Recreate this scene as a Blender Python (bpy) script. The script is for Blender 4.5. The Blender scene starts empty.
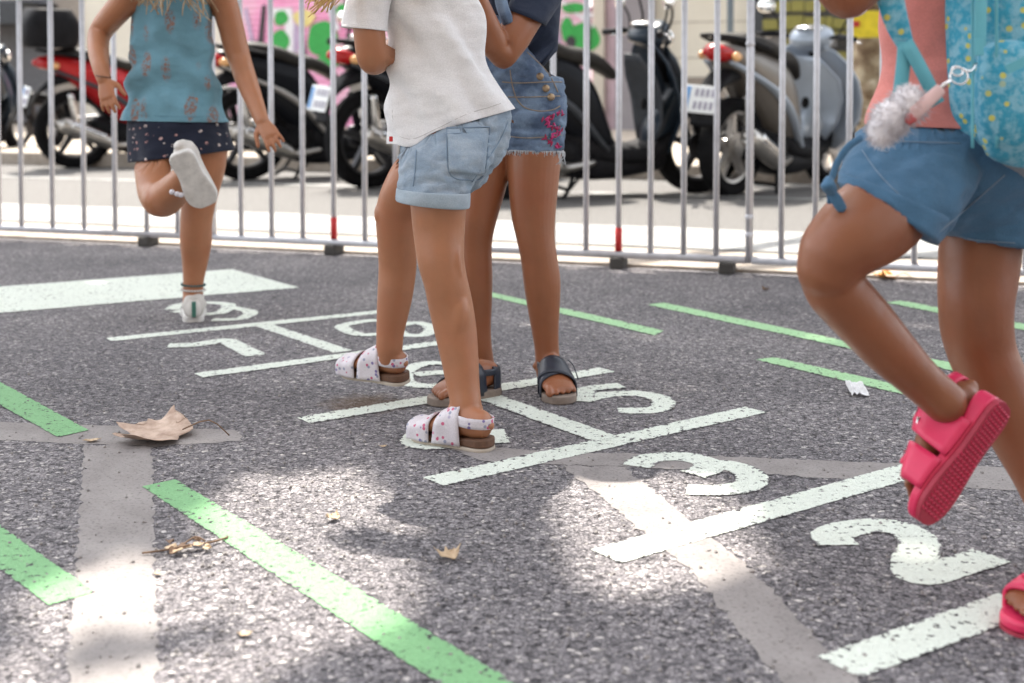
import bpy, bmesh, math, random
import numpy as np
from mathutils import Vector, Matrix, noise
random.seed(7)
rad = math.radians
V = Vector
SC = bpy.context.scene
COL = SC.collection
# ---------------------------------------------------------------- camera, light, exposure
H = 0.68; FPX = 1300.0; YH = 90.0
TH = math.radians(2.0); CY = YH + FPX*math.tan(TH)      # nearly level camera with a vertical lens shift
cam_d = bpy.data.cameras.new('camera'); cam = bpy.data.objects.new('camera', cam_d); COL.objects.link(cam)
cam.location = (0, 0, H); cam.rotation_euler = (math.pi/2 - TH, 0, 0)
cam_d.shift_y = -(341.5-CY)/1024; cam_d.sensor_width = 36; cam_d.lens = 36 * FPX / 1024; cam_d.clip_start = .05; cam_d.clip_end = 800
cam_d.dof.use_dof = True; cam_d.dof.focus_distance = 2.45; cam_d.dof.aperture_fstop = 4.0
SC.camera = cam
SUN_EL, SUN_AZ = 60.0, -14.0            # azimuth from +Y towards +X: the sun stands beyond the fence
sd = V((math.sin(rad(SUN_AZ))*math.cos(rad(SUN_EL)), math.cos(rad(SUN_AZ))*math.cos(rad(SUN_EL)), math.sin(rad(SUN_EL))))
W = bpy.data.worlds.new('World'); SC.world = W; W.use_nodes = True
wn = W.node_tree; bg = wn.nodes['Background']
sky = wn.nodes.new('ShaderNodeTexSky'); sky.sky_type = 'NISHITA'; sky.sun_disc = False
sky.sun_elevation = rad(SUN_EL); sky.sun_rotation = rad(SUN_AZ); sky.air_density = 1.0; sky.dust_density = 3.0; sky.ozone_density = .6
hs = wn.nodes.new('ShaderNodeHueSaturation'); hs.inputs['Saturation'].default_value = .24
wn.links.new(sky.outputs[0], hs.inputs['Color']); wn.links.new(hs.outputs[0], bg.inputs[0]); bg.inputs[1].default_value = .15
sl = bpy.data.lights.new('sun', 'SUN'); sl.energy = 3.0; sl.angle = rad(.6); sl.color = (1, .93, .83)
so = bpy.data.objects.new('sun', sl); COL.objects.link(so); so.rotation_euler = sd.to_track_quat('Z', 'Y').to_euler(); so.location = (0, 6, 12)
SC.view_settings.view_transform = 'Standard'; SC.view_settings.look = 'None'; SC.view_settings.gamma = 1
SC.view_settings.exposure = 1.95
SC.render.resolution_x = 1024; SC.render.resolution_y = 683

# ---------------------------------------------------------------- geometry helpers
Fw = V((0, math.cos(TH), -math.sin(TH))); Up = V((0, math.sin(TH), math.cos(TH))); CAM = V((0, 0, H))
def ray(x, y): return Fw + V((1, 0, 0))*((x-512)/FPX) - Up*((y-CY)/FPX)
def P(x, y, Y):
    d = ray(x, y); return CAM + d*(Y/d.y)
def G(x, y, z=0.0):
    d = ray(x, y); return CAM + d*((z-H)/d.z)
def px2m(p): return (p-CAM).dot(Fw)/FPX          # metres per pixel at point p
ST = V((.943, -.333, 0)).normalized(); SN = V((.333, .943, 0)).normalized()   # along the street / across it
def street(s, d, z=0): return ST*s + SN*d + V((0, 0, z))

def cr(a, b, c, d, t):
    return (b*2 + (c-a)*t + (a*2-b*5+c*4-d)*t*t + (b*3-a-c*3+d)*t**3)*.5
def catmull(L, sub):
    out = []
    n = len(L)
    for i in range(n-1):
        a = L[max(i-1, 0)]; b = L[i]; c = L[i+1]; d = L[min(i+2, n-1)]
        for k in range(sub): out.append([cr(a[j], b[j], c[j], d[j], k/sub) for j in range(len(b))])
    out.append(list(L[-1])); return out

class MB:
    def __init__(s): s.v = []; s.f = []
    def add(s, v, f):
        n = len(s.v); s.v += [V(p) for p in v]; s.f += [tuple(i+n for i in q) for q in f]; return s
    def tube(s, rings, sub=4, nu=32, fold=None, caps=(0, 0), power=2.0, arc=None):
        """rings: (centre, A, B). caps 1 = flat, 2 = round"""
        R = catmull(rings, sub) if sub > 1 else [list(r) for r in rings]
        def dome(r, t, sgn):
            o = []
            rr = min(r[1].length, r[2].length)
            for a in (20, 42, 62, 78): o.append([r[0] + t*sgn*rr*math.sin(rad(a)), r[1]*math.cos(rad(a)), r[2]*math.cos(rad(a))])
            return o
        if len(R) > 1:
            t0 = (R[0][0]-R[1][0]).normalized(); t1 = (R[-1][0]-R[-2][0]).normalized()
            if caps[1] == 2: R = R + dome(R[-1], t1, 1)
            if caps[0] == 2: R = dome(R[0], t0, 1)[::-1] + R
        n = len(R); vs = []; fs = []
        for i, (c, A, B) in enumerate(R):
            for k in range(nu):
                u = 2*math.pi*k/nu; cu, su = math.cos(u), math.sin(u)
                if power != 2.0:
                    cu = math.copysign(abs(cu)**(2/power), cu); su = math.copysign(abs(su)**(2/power), su)
                rv = A*cu + B*su; p = c + rv
                if fold: 
                    if rv.length > 1e-6: p = p + rv.normalized()*fold(u, i/(n-1), p)
                vs.append(p)
        for i in range(n-1):
            for k in range(nu):
                k2 = (k+1) % nu; fs.append((i*nu+k, i*nu+k2, (i+1)*nu+k2, (i+1)*nu+k))
        if caps[0]: vs.append(R[0][0]); m = len(vs)-1; fs += [(m, (k+1) % nu, k) for k in range(nu)]
        if caps[1]: vs.append(R[-1][0]); m = len(vs)-1; b = (n-1)*nu; fs += [(m, b+k, b+(k+1) % nu) for k in range(nu)]
        return s.add(vs, fs)
    def limb(s, pts, sub=4, nu=20, caps=(2, 2), view=V((0, 1, 0)), k=1.0, fold=None):
        """pts: (centre Vector, r[, depth ratio])"""
        rings = []
        n = len(pts)
        for i, q in enumerate(pts):
            c, r = q[0], q[1]; kk = q[2] if len(q) > 2 else k
            t = (pts[min(i+1, n-1)][0] - pts[max(i-1, 0)][0]).normalized()
            a = t.cross(view)
            if a.length < .15: a = t.cross(V((0, 0, 1)))
            if a.length < .15: a = t.cross(V((1, 0, 0)))
            a.normalize(); b = a.cross(t).normalized()
            if rings and a.dot(rings[-1][1]) < 0: a, b = -a, -b
            rings.append([c, a*r, b*r*kk])
        return s.tube(rings, sub, nu, fold, caps)
    def path(s, pts, r, nu=8, sub=3, caps=(1, 1)):
        return s.limb([(V(p), r) for p in pts], sub=sub, nu=nu, caps=caps)
    def cyl(s, a, b, r0, r1=None, nu=16):
        return s.limb([(V(a), r0), (V(b), r0 if r1 is None else r1)], sub=1, nu=nu, caps=(1, 1))
    def ball(s, c, r, nu=16, sc=(1, 1, 1), nr=10):
        c = V(c); R = []
        for i in range(1, nr):
            a = math.pi*i/nr; R.append([c+V((0, 0, -math.cos(a)*r*sc[2])), V((math.sin(a)*r*sc[0], 0, 0)), V((0, math.sin(a)*r*sc[1], 0))])
        m0 = len(s.v); s.tube(R, 1, nu, None, (1, 1)); return s
    def box(s, c, size, ex=V((1, 0, 0)), ey=V((0, 1, 0)), ez=V((0, 0, 1))):
        c = V(c); vs = []
        for z in (-.5, .5):
            for y in (-.5, .5):
                for x in (-.5, .5): vs.append(c + ex*size[0]*x + ey*size[1]*y + ez*size[2]*z)
        return s.add(vs, [(0, 2, 3, 1), (4, 5, 7, 6), (0, 1, 5, 4), (2, 6, 7, 3), (0, 4, 6, 2), (1, 3, 7, 5)])
    def prism(s, pts, off):
        """extrude polygon pts by vector off"""
        n = len(pts); off = V(off)
        vs = [V(p) for p in pts] + [V(p)+off for p in pts]
        return s.add(vs, [tuple(range(n))[::-1], tuple(range(n, 2*n))] + [(i, (i+1) % n, (i+1) % n+n, i+n) for i in range(n)])
    def band(s, rowsA, closed=False):
        m = len(rowsA[0]); vs = [p for r in rowsA for p in r]; fs = []
        for i in range(len(rowsA)-1):
            for k in range(m-1): fs.append((i*m+k, i*m+k+1, (i+1)*m+k+1, (i+1)*m+k))
        return s.add(vs, fs)
    def mesh(s, name):
        me = bpy.data.meshes.new(name); me.from_pydata([tuple(p) for p in s.v], [], s.f); me.validate(); me.update()
        bm = bmesh.new(); bm.from_mesh(me); bmesh.ops.recalc_face_normals(bm, faces=bm.faces); bm.to_mesh(me); bm.free(); return me
    def build(s, name, mat, parent=None, smooth=True, bevel=0, solid=0, sub=0, angle=None):
        me = s.mesh(name)
        if smooth:
            me.polygons.foreach_set('use_smooth', [True]*len(me.polygons))
            if angle: me.set_sharp_from_angle(angle=rad(angle))
        o = bpy.data.objects.new(name, me); COL.objects.link(o); me.materials.append(mat)
        if solid: m = o.modifiers.new('solid', 'SOLIDIFY'); m.thickness = solid; m.offset = 0
        if bevel: m = o.modifiers.new('bevel', 'BEVEL'); m.width = bevel; m.segments = 2; m.limit_method = 'ANGLE'
        if sub: m = o.modifiers.new('sub', 'SUBSURF'); m.levels = sub; m.render_levels = sub
        if parent is not None:
            o.parent = parent
            if 'wloc' in parent: o.matrix_parent_inverse = Matrix.Translation(-V(parent['wloc']))
        return o

def voxel(mb, name, mat, parent, size=.004, smooth=3, disp=None):
    me = mb.mesh(name+'_tmp'); o = bpy.data.objects.new('tmp', me); COL.objects.link(o)
    m = o.modifiers.new('r', 'REMESH'); m.mode = 'VOXEL'; m.voxel_size = size; m.adaptivity = 0
    s = o.modifiers.new('s', 'SMOOTH'); s.iterations = smooth; s.factor = .5
    dg = bpy.context.evaluated_depsgraph_get(); dg.update()
    me2 = bpy.data.meshes.new_from_object(o.evaluated_get(dg)); me2.name = name
    bpy.data.objects.remove(o); bpy.data.meshes.remove(me)
    if disp:
        for v in me2.vertices: v.co = v.co + v.normal*disp(v.co)
    me2.polygons.foreach_set('use_smooth', [True]*len(me2.polygons))
    r = bpy.data.objects.new(name, me2); COL.objects.link(r); me2.materials.clear(); me2.materials.append(mat)
    if parent is not None:
        r.parent = parent
        if 'wloc' in parent: r.matrix_parent_inverse = Matrix.Translation(-V(parent['wloc']))
    return r

def tag(o, label=None, cat=None, group=None, kind=None):
    if label: o['label'] = label
    if cat: o['category'] = cat
    if group: o['group'] = group
    if kind: o['kind'] = kind
    return o
def thing(name, label, cat, loc=(0, 0, 0), rz=0, group=None, local=False):
    o = bpy.data.objects.new(name, None); COL.objects.link(o); o.location = loc; o.rotation_euler = (0, 0, rz); o.empty_display_size = .1
    if not local: o['wloc'] = tuple(loc)
    return tag(o, label, cat, group)

# ---------------------------------------------------------------- materials
class M:
    def __init__(s, name, rough=.6, color=(.5, .5, .5), metal=0, spec=.5):
        s.m = bpy.data.materials.new(name); s.m.use_nodes = True; s.nt = s.m.node_tree
        s.b = s.nt.nodes['Principled BSDF']; s.b.inputs['Roughness'].default_value = rough
        s.b.inputs['Base Color'].default_value = (*color, 1); s.b.inputs['Metallic'].default_value = metal
        s.b.inputs['Specular IOR Level'].default_value = spec
    def n(s, t, **kw):
        x = s.nt.nodes.new(t)
        for k, v in kw.items():
            if k[0] == '_': x.inputs[k[1:].replace('_', ' ')].default_value = v
            else: setattr(x, k, v)
        return x
    def l(s, a, b): s.nt.links.new(a, b)
    def pos(s, scale=1.0, stretch=None, obj=False):
        g = s.n('ShaderNodeTexCoord') if obj else s.n('ShaderNodeNewGeometry')
        o = g.outputs['Object'] if obj else g.outputs['Position']
        mp = s.n('ShaderNodeMapping'); mp.inputs['Scale'].default_value = stretch or (scale, scale, scale); s.l(o, mp.inputs[0]); return mp.outputs[0]
    def noise(s, vec, scale, detail=4, rough=.6):
        x = s.n('ShaderNodeTexNoise'); x.inputs['Scale'].default_value = scale; x.inputs['Detail'].default_value = detail; x.inputs['Roughness'].default_value = rough
        s.l(vec, x.inputs['Vector']); return x.outputs[0]
    def vor(s, vec, scale, feature='F1', rnd=1.0):
        x = s.n('ShaderNodeTexVoronoi', feature=feature); x.inputs['Scale'].default_value = scale; x.inputs['Randomness'].default_value = rnd; s.l(vec, x.inputs['Vector']); return x
    def ramp(s, fac, stops, interp='LINEAR'):
        r = s.n('ShaderNodeValToRGB'); cr_ = r.color_ramp; cr_.interpolation = interp
        while len(cr_.elements) < len(stops): cr_.elements.new(.5)
        for e, (p, c) in zip(cr_.elements, stops): e.position = p; e.color = (*c, 1) if len(c) == 3 else c
        s.l(fac, r.inputs[0]); return r.outputs[0]
    def mix(s, fac, a, b, mode='MIX'):
        x = s.n('ShaderNodeMix', data_type='RGBA', blend_type=mode)
        for sock, val in ((x.inputs[0], fac), (x.inputs[6], a), (x.inputs[7], b)):
            if hasattr(val, 'links') or hasattr(val, 'is_linked'): s.l(val, sock)
            elif isinstance(val, (int, float)): sock.default_value = val
            else: sock.default_value = (*val, 1)
        return x.outputs[2]
    def math(s, op, a, b=0.0, c=None):
        x = s.n('ShaderNodeMath', operation=op)
        for i, val in enumerate((a, b) if c is None else (a, b, c)):
            if isinstance(val, (int, float)): x.inputs[i].default_value = val
            else: s.l(val, x.inputs[i])
        return x.outputs[0]
    def bump(s, h, strength=.3, dist=.01):
        x = s.n('ShaderNodeBump'); x.inputs['Strength'].default_value = strength; x.inputs['Distance'].default_value = dist
        s.l(h, x.inputs['Height']); s.l(x.outputs[0], s.b.inputs['Normal'])
    def col(s, c): s.l(c, s.b.inputs['Base Color'])
def g3(v): return (v, v, v)
def simple(name, color, rough=.5, metal=0, var=.15, scale=20, bump=0, spec=.5, obj=True):
    m = M(name, rough, color, metal, spec); p = m.pos(1, obj=obj); n = m.noise(p, scale)
    m.col(m.ramp(n, [(.3, tuple(c*(1-var) for c in color)), (.7, tuple(min(1, c*(1+var)) for c in color))]))
    if bump: m.bump(n, bump, .005)
    return m.m

def asphalt_nodes(m):
    """returns colour, height of coarse worn asphalt in world coordinates"""
    p = m.pos(1)
    wob = m.noise(p, 30, 2); 
    mv = m.n('ShaderNodeVectorMath', operation='MULTIPLY_ADD'); m.l(wob, mv.inputs[0]); mv.inputs[1].default_value = (.012, .012, .012); m.l(p, mv.inputs[2]); q = mv.outputs[0]
    v1 = m.vor(q, 128); e1 = m.vor(q, 128, 'DISTANCE_TO_EDGE').outputs[0]
    v2 = m.vor(q, 260)
    sx = m.n('ShaderNodeSeparateColor'); m.l(v1.outputs['Color'], sx.inputs[0])
    sx2 = m.n('ShaderNodeSeparateColor'); m.l(v2.outputs['Color'], sx2.inputs[0])
    pit = m.noise(p, 75, 4, .65)
    big = m.noise(p, 1.6, 4, .6)
    stone = m.ramp(sx.outputs[0], [(0, (.13, .122, .13)), (.25, (.215, .20, .207)), (.6, (.275, .257, .262)), (.88, (.335, .313, .315)), (.97, (.48, .45, .43)), (1, (.60, .56, .52))])
    fine = m.ramp(sx2.outputs[1], [(0, g3(.55)), (1, g3(1.25))])
    c = m.mix(.8, stone, fine, 'MULTIPLY')
    edge = m.ramp(e1, [(0.0, g3(.35)), (.15, g3(1))])
    c = m.mix(.75, c, edge, 'MULTIPLY')
    pm = m.ramp(pit, [(.36, g3(0)), (.44, g3(1))])
    c = m.mix(pm, (.045, .042, .047), c)
    bm_ = m.ramp(big, [(.3, (.73, .735, .77)), (.7, (1.19, 1.19, 1.20))])
    mid = m.noise(p, 7.5, 5, .7); c = m.mix(1.0, c, m.ramp(mid, [(.28, g3(.70)), (.42, g3(.98)), (.62, g3(1.02)), (.78, (1.25, 1.22, 1.16))]), 'MULTIPLY')
    c = m.mix(1.0, c, bm_, 'MULTIPLY')
    dv = m.n('ShaderNodeVectorMath', operation='DISTANCE'); m.l(p, dv.inputs[0]); dv.inputs[1].default_value = tuple(G(366, 404)); dn = m.math('ADD', dv.outputs['Value'], m.math('MULTIPLY', m.math('SUBTRACT', m.noise(p, 22, 4, .7), .5), .16))
    c = m.mix(m.ramp(dn, [(.03, g3(.6)), (.11, g3(0))]), c, (.15, .085, .035))
    h = m.math('MULTIPLY', m.math('ADD', m.math('MULTIPLY', pm, .7), m.math('MULTIPLY', sx.outputs[0], .5)), 1.0)
    h = m.math('ADD', h, m.math('MULTIPLY', edge, .4))
    return c, h, pm, sx.outputs[0], p, big

mA = M('asphalt', .85, spec=.3); c, h, pm, sv, p, big = asphalt_nodes(mA)
mA.col(c); mA.bump(h, .9, .006)

def paint_mat(name, col, cover=.5, wear=.30):
    m = M(name, .7, spec=.35); c, h, pm, sv, p, big = asphalt_nodes(m)
    n = m.noise(p, 95, 4, .75); w = m.noise(p, 6, 4, .65)
    t = m.math('ADD', m.math('MULTIPLY', pm, .5), m.math('ADD', m.math('MULTIPLY', sv, wear), m.math('MULTIPLY', n, .55)))
    t = m.math('ADD', t, m.math('MULTIPLY', w, .85))
    at = m.n('ShaderNodeAttribute', attribute_name='edge'); t = m.math('SUBTRACT', t, m.math('MULTIPLY', m.math('SUBTRACT', 1.0, at.outputs['Fac']), .38))
    mk = m.ramp(t, [(cover+.05, g3(0)), (cover+.15, g3(1))])
    fine = m.noise(p, 180, 2, .6)
    pc = m.mix(fine, tuple(x*.8 for x in col), tuple(min(.92, x*1.15) for x in col))
    m.col(m.mix(mk, c, pc)); m.bump(h, .6, .005); return m.m
m_white = paint_mat('white_road_paint', (.70, .75, .67), .86)
m_green = paint_mat('green_road_paint', (.20, .42, .20), .83)
m_lgreen = paint_mat('pale_green_road_paint', (.36, .60, .33), .84)

def concrete_strip():
    m = M('trench_screed', .8, spec=.3); p = m.pos(1); n = m.noise(p, 9, 6, .65); f = m.noise(p, 160, 3, .7); v = m.vor(p, 140)
    c = m.ramp(n, [(.3, (.21, .192, .187)), (.55, (.28, .258, .25)), (.8, (.35, .325, .31))])
    sp = m.ramp(f, [(.33, g3(.35)), (.47, g3(1))]); c = m.mix(.6, c, sp, 'MULTIPLY'); m.col(c)
    m.bump(m.math('ADD', f, m.math('MULTIPLY', n, .6)), .35, .003); return m.m
m_screed = concrete_strip()
m_far = M('worn_light_asphalt', .9, spec=.2); pf = m_far.pos(1)
m_far.col(m_far.ramp(m_far.noise(pf, 60, 5, .7), [(.3, (.10, .097, .094)), (.7, (.165, .16, .155))])); m_far.bump(m_far.noise(pf, 90, 3), .4, .01); m_far = m_far.m
def slab(name, a, b, sc=3):
    m = M(name, .85, spec=.2); p = m.pos(1); m.col(m.ramp(m.noise(p, sc, 6, .7), [(.3, a), (.7, b)])); m.bump(m.noise(p, 60, 4), .3, .006); return m.m
m_kerb = slab('stone_kerb', (.26, .22, .18), (.44, .39, .34), 14)
m_farwhite = slab('mottled_road_white', (.19, .19, .187), (.40, .40, .39), 4)
m_pave = slab('pavement_slabs', (.36, .31, .25), (.48, .42, .35), 4)

# skin
def skin(name, base):
    m = M(name, .42, base, spec=.5); p = m.pos(1)
    n = m.noise(p, 22, 4, .6); n2 = m.noise(p, 130, 4, .7)
    c = m.ramp(n, [(.3, tuple(x*.93 for x in base)), (.7, (base[0]*1.06, base[1]*1.04, base[2]*1.03))]); m.col(c)
    bl = m.noise(p, 8, 3, .6); c = m.mix(m.ramp(bl, [(.5, g3(0)), (.75, g3(.35))]), c, (base[0]*1.12, base[1]*.8, base[2]*.75)); m.col(c)
    m.l(m.ramp(m.noise(p, 60, 3), [(.3, g3(.34)), (.7, g3(.52))]), m.b.inputs['Roughness'])
    m.b.inputs['Subsurface Weight'].default_value = .12; m.b.inputs['Subsurface Radius'].default_value = (1, .35, .2); m.b.inputs['Subsurface Scale'].default_value = .008
    m.bump(n2, .22, .0015); return m.m
# cloth
def cloth(name, base, fold=.35, weave=900, var=.12, extra=None, rough=.85):
    m = M(name, rough, base, spec=.2); p = m.pos(1); n = m.noise(p, 9, 4, .6)
    c = m.ramp(n, [(.3, tuple(x*(1-var) for x in base)), (.7, tuple(min(1, x*(1+var)) for x in base))])
    if extra: c = extra(m, p, c)
    c = m.mix(1.0, c, m.ramp(m.noise(p, 420, 2, .7), [(.32, g3(.91)), (.68, g3(1.06))]), 'MULTIPLY')
    m.col(c)
    w = m.noise(p, weave, 1); st = m.noise(m.pos(1, (13, 13, 22)), 1, 3, .5)
    m.bump(m.math('ADD', m.math('ADD', m.math('MULTIPLY', st, .45), m.math('MULTIPLY', m.noise(m.pos(1, (9, 9, 14)), 1, 2, .5), 1.5)), m.math('MULTIPLY', w, .08)), fold, .03)
    m.b.inputs['Sheen Weight'].default_value = .15
    return m.m

def conform(inner, outers, gap=.003, maxd=.05, where=None):
    """tuck the inner mesh (body) just inside the clothes that cover it"""
    from mathutils.bvhtree import BVHTree
    for o in outers:
        me = o.data; bv = BVHTree.FromPolygons([v.co for v in me.vertices], [tuple(q.vertices) for q in me.polygons])
        cen = sum((v.co for v in me.vertices), V((0, 0, 0)))/len(me.vertices)
        sg = sum(1 if (q.center-cen).dot(q.normal) > 0 else -1 for q in me.polygons); sg = 1 if sg > 0 else -1
        for v in inner.data.vertices:
            p, n, i, d = bv.find_nearest(v.co, maxd)
            if p is None: continue
            n = n*sg; w = v.co-p; sd_ = w.dot(n)
            if (where is None or where(v.co)) and sd_ > -gap and w.z >= -.6*d-.001 and n.z > -.7: v.co = p - n*gap
# ================================================================ SETTING
def sheet(name, pts, z, mat, kind='structure'):
    mb = MB(); mb.add([(p[0], p[1], z) for p in pts], [tuple(range(len(pts)))])
    o = mb.build(name, mat, smooth=False); return tag(o, kind=kind)
sheet('ground', [(-150, -100), (150, -100), (150, 220), (-150, 220)], 0, mA.m)
def sq(s0, s1, d0, d1): return [street(s0, d0), street(s1, d0), street(s1, d1), street(s0, d1)]
sheet('road', sq(-60, 60, 5.36, 9.56), .004, m_far)
def sbox(name, s0, s1, d0, d1, z0, z1, mat, parent=None, bevel=0, kind=None):
    mb = MB(); mb.box(street((s0+s1)/2, (d0+d1)/2, (z0+z1)/2), (s1-s0, d1-d0, z1-z0), ST, SN)
    o = mb.build(name, mat, parent, smooth=False, bevel=bevel)
    if kind: tag(o, kind=kind)
    return o
sbox('kerb', -60, 60, 4.84, 5.35, -.05, .012, m_kerb, bevel=.003, kind='structure')
sbox('pavement_kerb', -60, 60, 9.55, 9.75, -.05, .12, m_kerb, bevel=.015, kind='structure')
sbox('pavement', -60, 60, 9.751, 18.5, -.05, .117, m_pave, kind='structure')

# ---- painted markings, each one sheet just above the asphalt
_z = [0]
def wob(p, a=.004, f=85): return V((noise.noise(V((p.x*f, p.y*f, 3)))*a, noise.noise(V((p.x*f, p.y*f, 9)))*a, 0))
def set_edge(o, e):
    at = o.data.attributes.new('edge', 'FLOAT', 'POINT'); at.data.foreach_set('value', [float(x) for x in e[:len(o.data.vertices)]])
def stroke(name, pl, w, mat, z=.0013, label=None, cat=None, group=None, world=False, mb=None, a=.0025):
    own = mb is None; mb = mb or MB(); ee = []; w = w+.002
    for line in (pl if isinstance(pl[0], list) else [pl]):
        pts = [V(q) if world else G(*q) for q in line]
        if len(pts) > 2: pts = [r[0] for r in catmull([[q] for q in pts], 8)]
        out = [pts[0]]
        for q in pts[1:]:
            L = (q-out[-1]).length; n = max(1, int(L/.007)); b = out[-1].copy()
            out += [b.lerp(q, (i+1)/n) for i in range(n)]
        rows = []; z2 = z + _z[0]*.00012; _z[0] = (_z[0]+1) % 6
        ln = 0
        for i, q in enumerate(out):
            t = (out[min(i+2, len(out)-1)]-out[max(i-2, 0)]).normalized(); nn = V((-t.y, t.x, 0))
            A = q+nn*w/2; B = q-nn*w/2; A = A+wob(A, a); B = B+wob(B, a)
            z2 += .000001; A.z = B.z = z2; k = min(.45, .011/w); rows.append([A, A.lerp(B, k), A.lerp(B, 1-k), B]); ee += [0, 0, 0, 0] if i in (0, len(out)-1) else [0, 1, 1, 0]
        mb.band(rows)
    o = mb.build(name, mat, smooth=False); set_edge(o, ee); tag(o, label, cat, group, 'structure'); return o
def patch(name, poly, mat, z=.0013, label=None, cat=None, group=None, a=.0025):
    pts = [G(*q) for q in poly]; out = []
    for i, q in enumerate(pts):
        r = pts[(i+1) % len(pts)]; n = max(1, int((r-q).length/.015))
        out += [q.lerp(r, k/n) for k in range(n)]
    raw = out; out = [q+wob(q, a) for q in out]
    n = len(out); ar = sum(out[i].x*out[(i+1) % n].y-out[(i+1) % n].x*out[i].y for i in range(n)); sg = 1 if ar > 0 else -1; inn = []
    _z[0] = (_z[0]+1) % 6; z += _z[0]*.00012
    if mat is m_screed: return tag(sheet(name, out, z, mat), label, cat, group)
    for i, q in enumerate(raw):
        t = (raw[(i+1) % n]-raw[i-1]).normalized(); inn.append(q+V((-t.y, t.x, 0))*sg*.012)
    vs = [V((q.x, q.y, z)) for q in out+inn]; mb = MB(); mb.add(vs, [(i, (i+1) % n, (i+1) % n+n, i+n) for i in range(n)]+[tuple(range(n, 2*n))])
    o = mb.build(name, mat, smooth=False); set_edge(o, [0]*n+[1]*n); return tag(o, label, cat, group, 'structure')
hg = 'white hopscotch lines'
for a, b, w, lab in [((433, 482), (756, 410), .06, 'long white hopscotch line just before the painted 3'),
                  ((606, 557), (917, 469), .065, 'white hopscotch line between the painted 2 and 3'),
                  ((838, 668), (1060, 588), .066, 'white hopscotch line nearest the camera, before the painted 2'),
                  ((303, 421), (608, 370), .058, 'white hopscotch line behind the painted 5'),
                  ((487, 397), (607, 440), .06, 'short white hopscotch line dividing the painted 4 and 5'),
                  ((198, 376), (442, 343), .055, 'white hopscotch line before the painted 7 and 8'),
                  ((108, 340), (382, 312), .055, 'white hopscotch line behind the painted 7'),
                  ((262, 325), (343, 352), .052, 'short white hopscotch line dividing the painted 7 and 8')]:
    stroke('hopscotch_line', [a, b], w, m_white, label=lab, cat='painted line', group=hg)
ng = 'white painted hopscotch numbers'
for nm, pl, w in [
    ('2', [(838, 546), (832, 536), (850, 529), (880, 526), (908, 532), (920, 546), (914, 562), (919, 577), (950, 569), (993, 556)], .062),
    ('3', [[(636, 467), (650, 459), (680, 457), (704, 462), (708, 469), (692, 475)], [(703, 468), (728, 466), (750, 475), (748, 486), (718, 491), (686, 490)]], .055),
    ('5', [[(622, 386), (588, 390), (583, 402)], [(580, 401), (606, 395), (640, 394), (663, 401), (655, 410), (618, 411)]], .05),
    ('4', [[(418, 433), (413, 443), (436, 447), (470, 441), (506, 436)], [(492, 430), (498, 444)]], .045),
    ('6', [[(452, 364), (425, 364), (405, 372), (408, 384), (438, 386), (462, 380), (448, 373), (415, 375)]], .045),
    ('7', [(168, 346), (196, 345), (224, 341), (236, 346), (256, 356)], .055),
    ('8', [[(362, 322), (342, 327), (360, 335), (388, 333), (395, 326), (380, 321), (362, 322)], [(395, 329), (404, 335), (425, 335), (431, 328), (416, 323), (396, 327)]], .042),
    ('9', [[(172, 310), (180, 305), (205, 303), (228, 305), (220, 313), (196, 314), (176, 311)], [(226, 307), (250, 312), (240, 319), (212, 320)]], .045)]:
    stroke('hopscotch_number', pl, w, m_white, z=.0013, label={'2': 'white 2 painted large on the asphalt beside the pink sandals', '3': 'white 3 painted on the asphalt between two long lines',
      '5': 'white 5 painted beside the navy sandal', '4': 'white 4 painted under the floral sandal', '6': 'white 6 painted behind the two floral sandals',
      '7': 'white 7 painted left of the short dividing line', '8': 'white 8 painted behind the raised floral sandal', '9': 'white 9 painted under the standing white sneaker'}[nm], cat='painted number', group=ng)
gg = 'green painted stripes'
def strip(name, a0, a1, b0, b1, mat, label, cat, group):
    A0, A1, B0, B1 = G(*a0), G(*a1), G(*b0), G(*b1); n = int(max((A1-A0).length, .2)/.007); rows = []; ee = []; _z[0] = (_z[0]+1) % 6; z = .0013+_z[0]*.00012; w = (A0-B0).length
    for i in range(n+1):
        A = A0.lerp(A1, i/n); B = B0.lerp(B1, i/n); A = A+wob(A, .003, 85); B = B+wob(B, .003, 85); A.z = B.z = z; k = min(.4, .012/w)
        m_ = 12; row = [A, A.lerp(B, k)]+[A.lerp(B, k+(1-2*k)*q/m_) for q in range(1, m_)]+[A.lerp(B, 1-k), B]; rows.append(row); ee += ([0]*len(row)) if i in (0, n) else [0]+[1]*(len(row)-2)+[0]
    o = MB().band(rows).build(name, mat, smooth=False); set_edge(o, ee); return tag(o, label, cat, group, 'structure')
strip('hopscotch_square', (-60, 291.5), (232, 269.5), (-30, 316), (300, 288), m_white, 'large solid white painted box at the far end of the hopscotch', 'painted box', None)
for a0, a1, b0, b1, mt, lab in [((-60, 350), (89, 431), (-60, 372), (58, 438), m_green, 'short green stripe at the left edge ending before the dry leaf'),
    ((-40, 498), (95, 593), (-40, 540), (49, 606), m_green, 'green stripe at the lower left corner beside the smooth screed'),
    ((175, 480), (534, 695), (142, 487), (455, 695), m_green, 'long wide green stripe crossing the foreground'),
    ((664, 303), (965, 366), (647, 305), (965, 374), m_lgreen, 'pale green stripe right of the navy sandals, running behind the raised leg'),
    ((774, 357.5), (915, 389), (755, 360), (903, 395), m_lgreen, 'pale green stripe just behind the scrap of white paper'),
    ((484, 291), (664, 331), (470, 292.5), (655, 336), m_lgreen, 'thin pale green stripe behind the girl in overalls'),
    ((902, 301), (1060, 331), (886, 303), (1060, 338), m_lgreen, 'thin pale green stripe nearest the fence at right')]:
    strip('green_stripe', a0, a1, b0, b1, mt, lab, 'painted stripe', gg)
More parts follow.
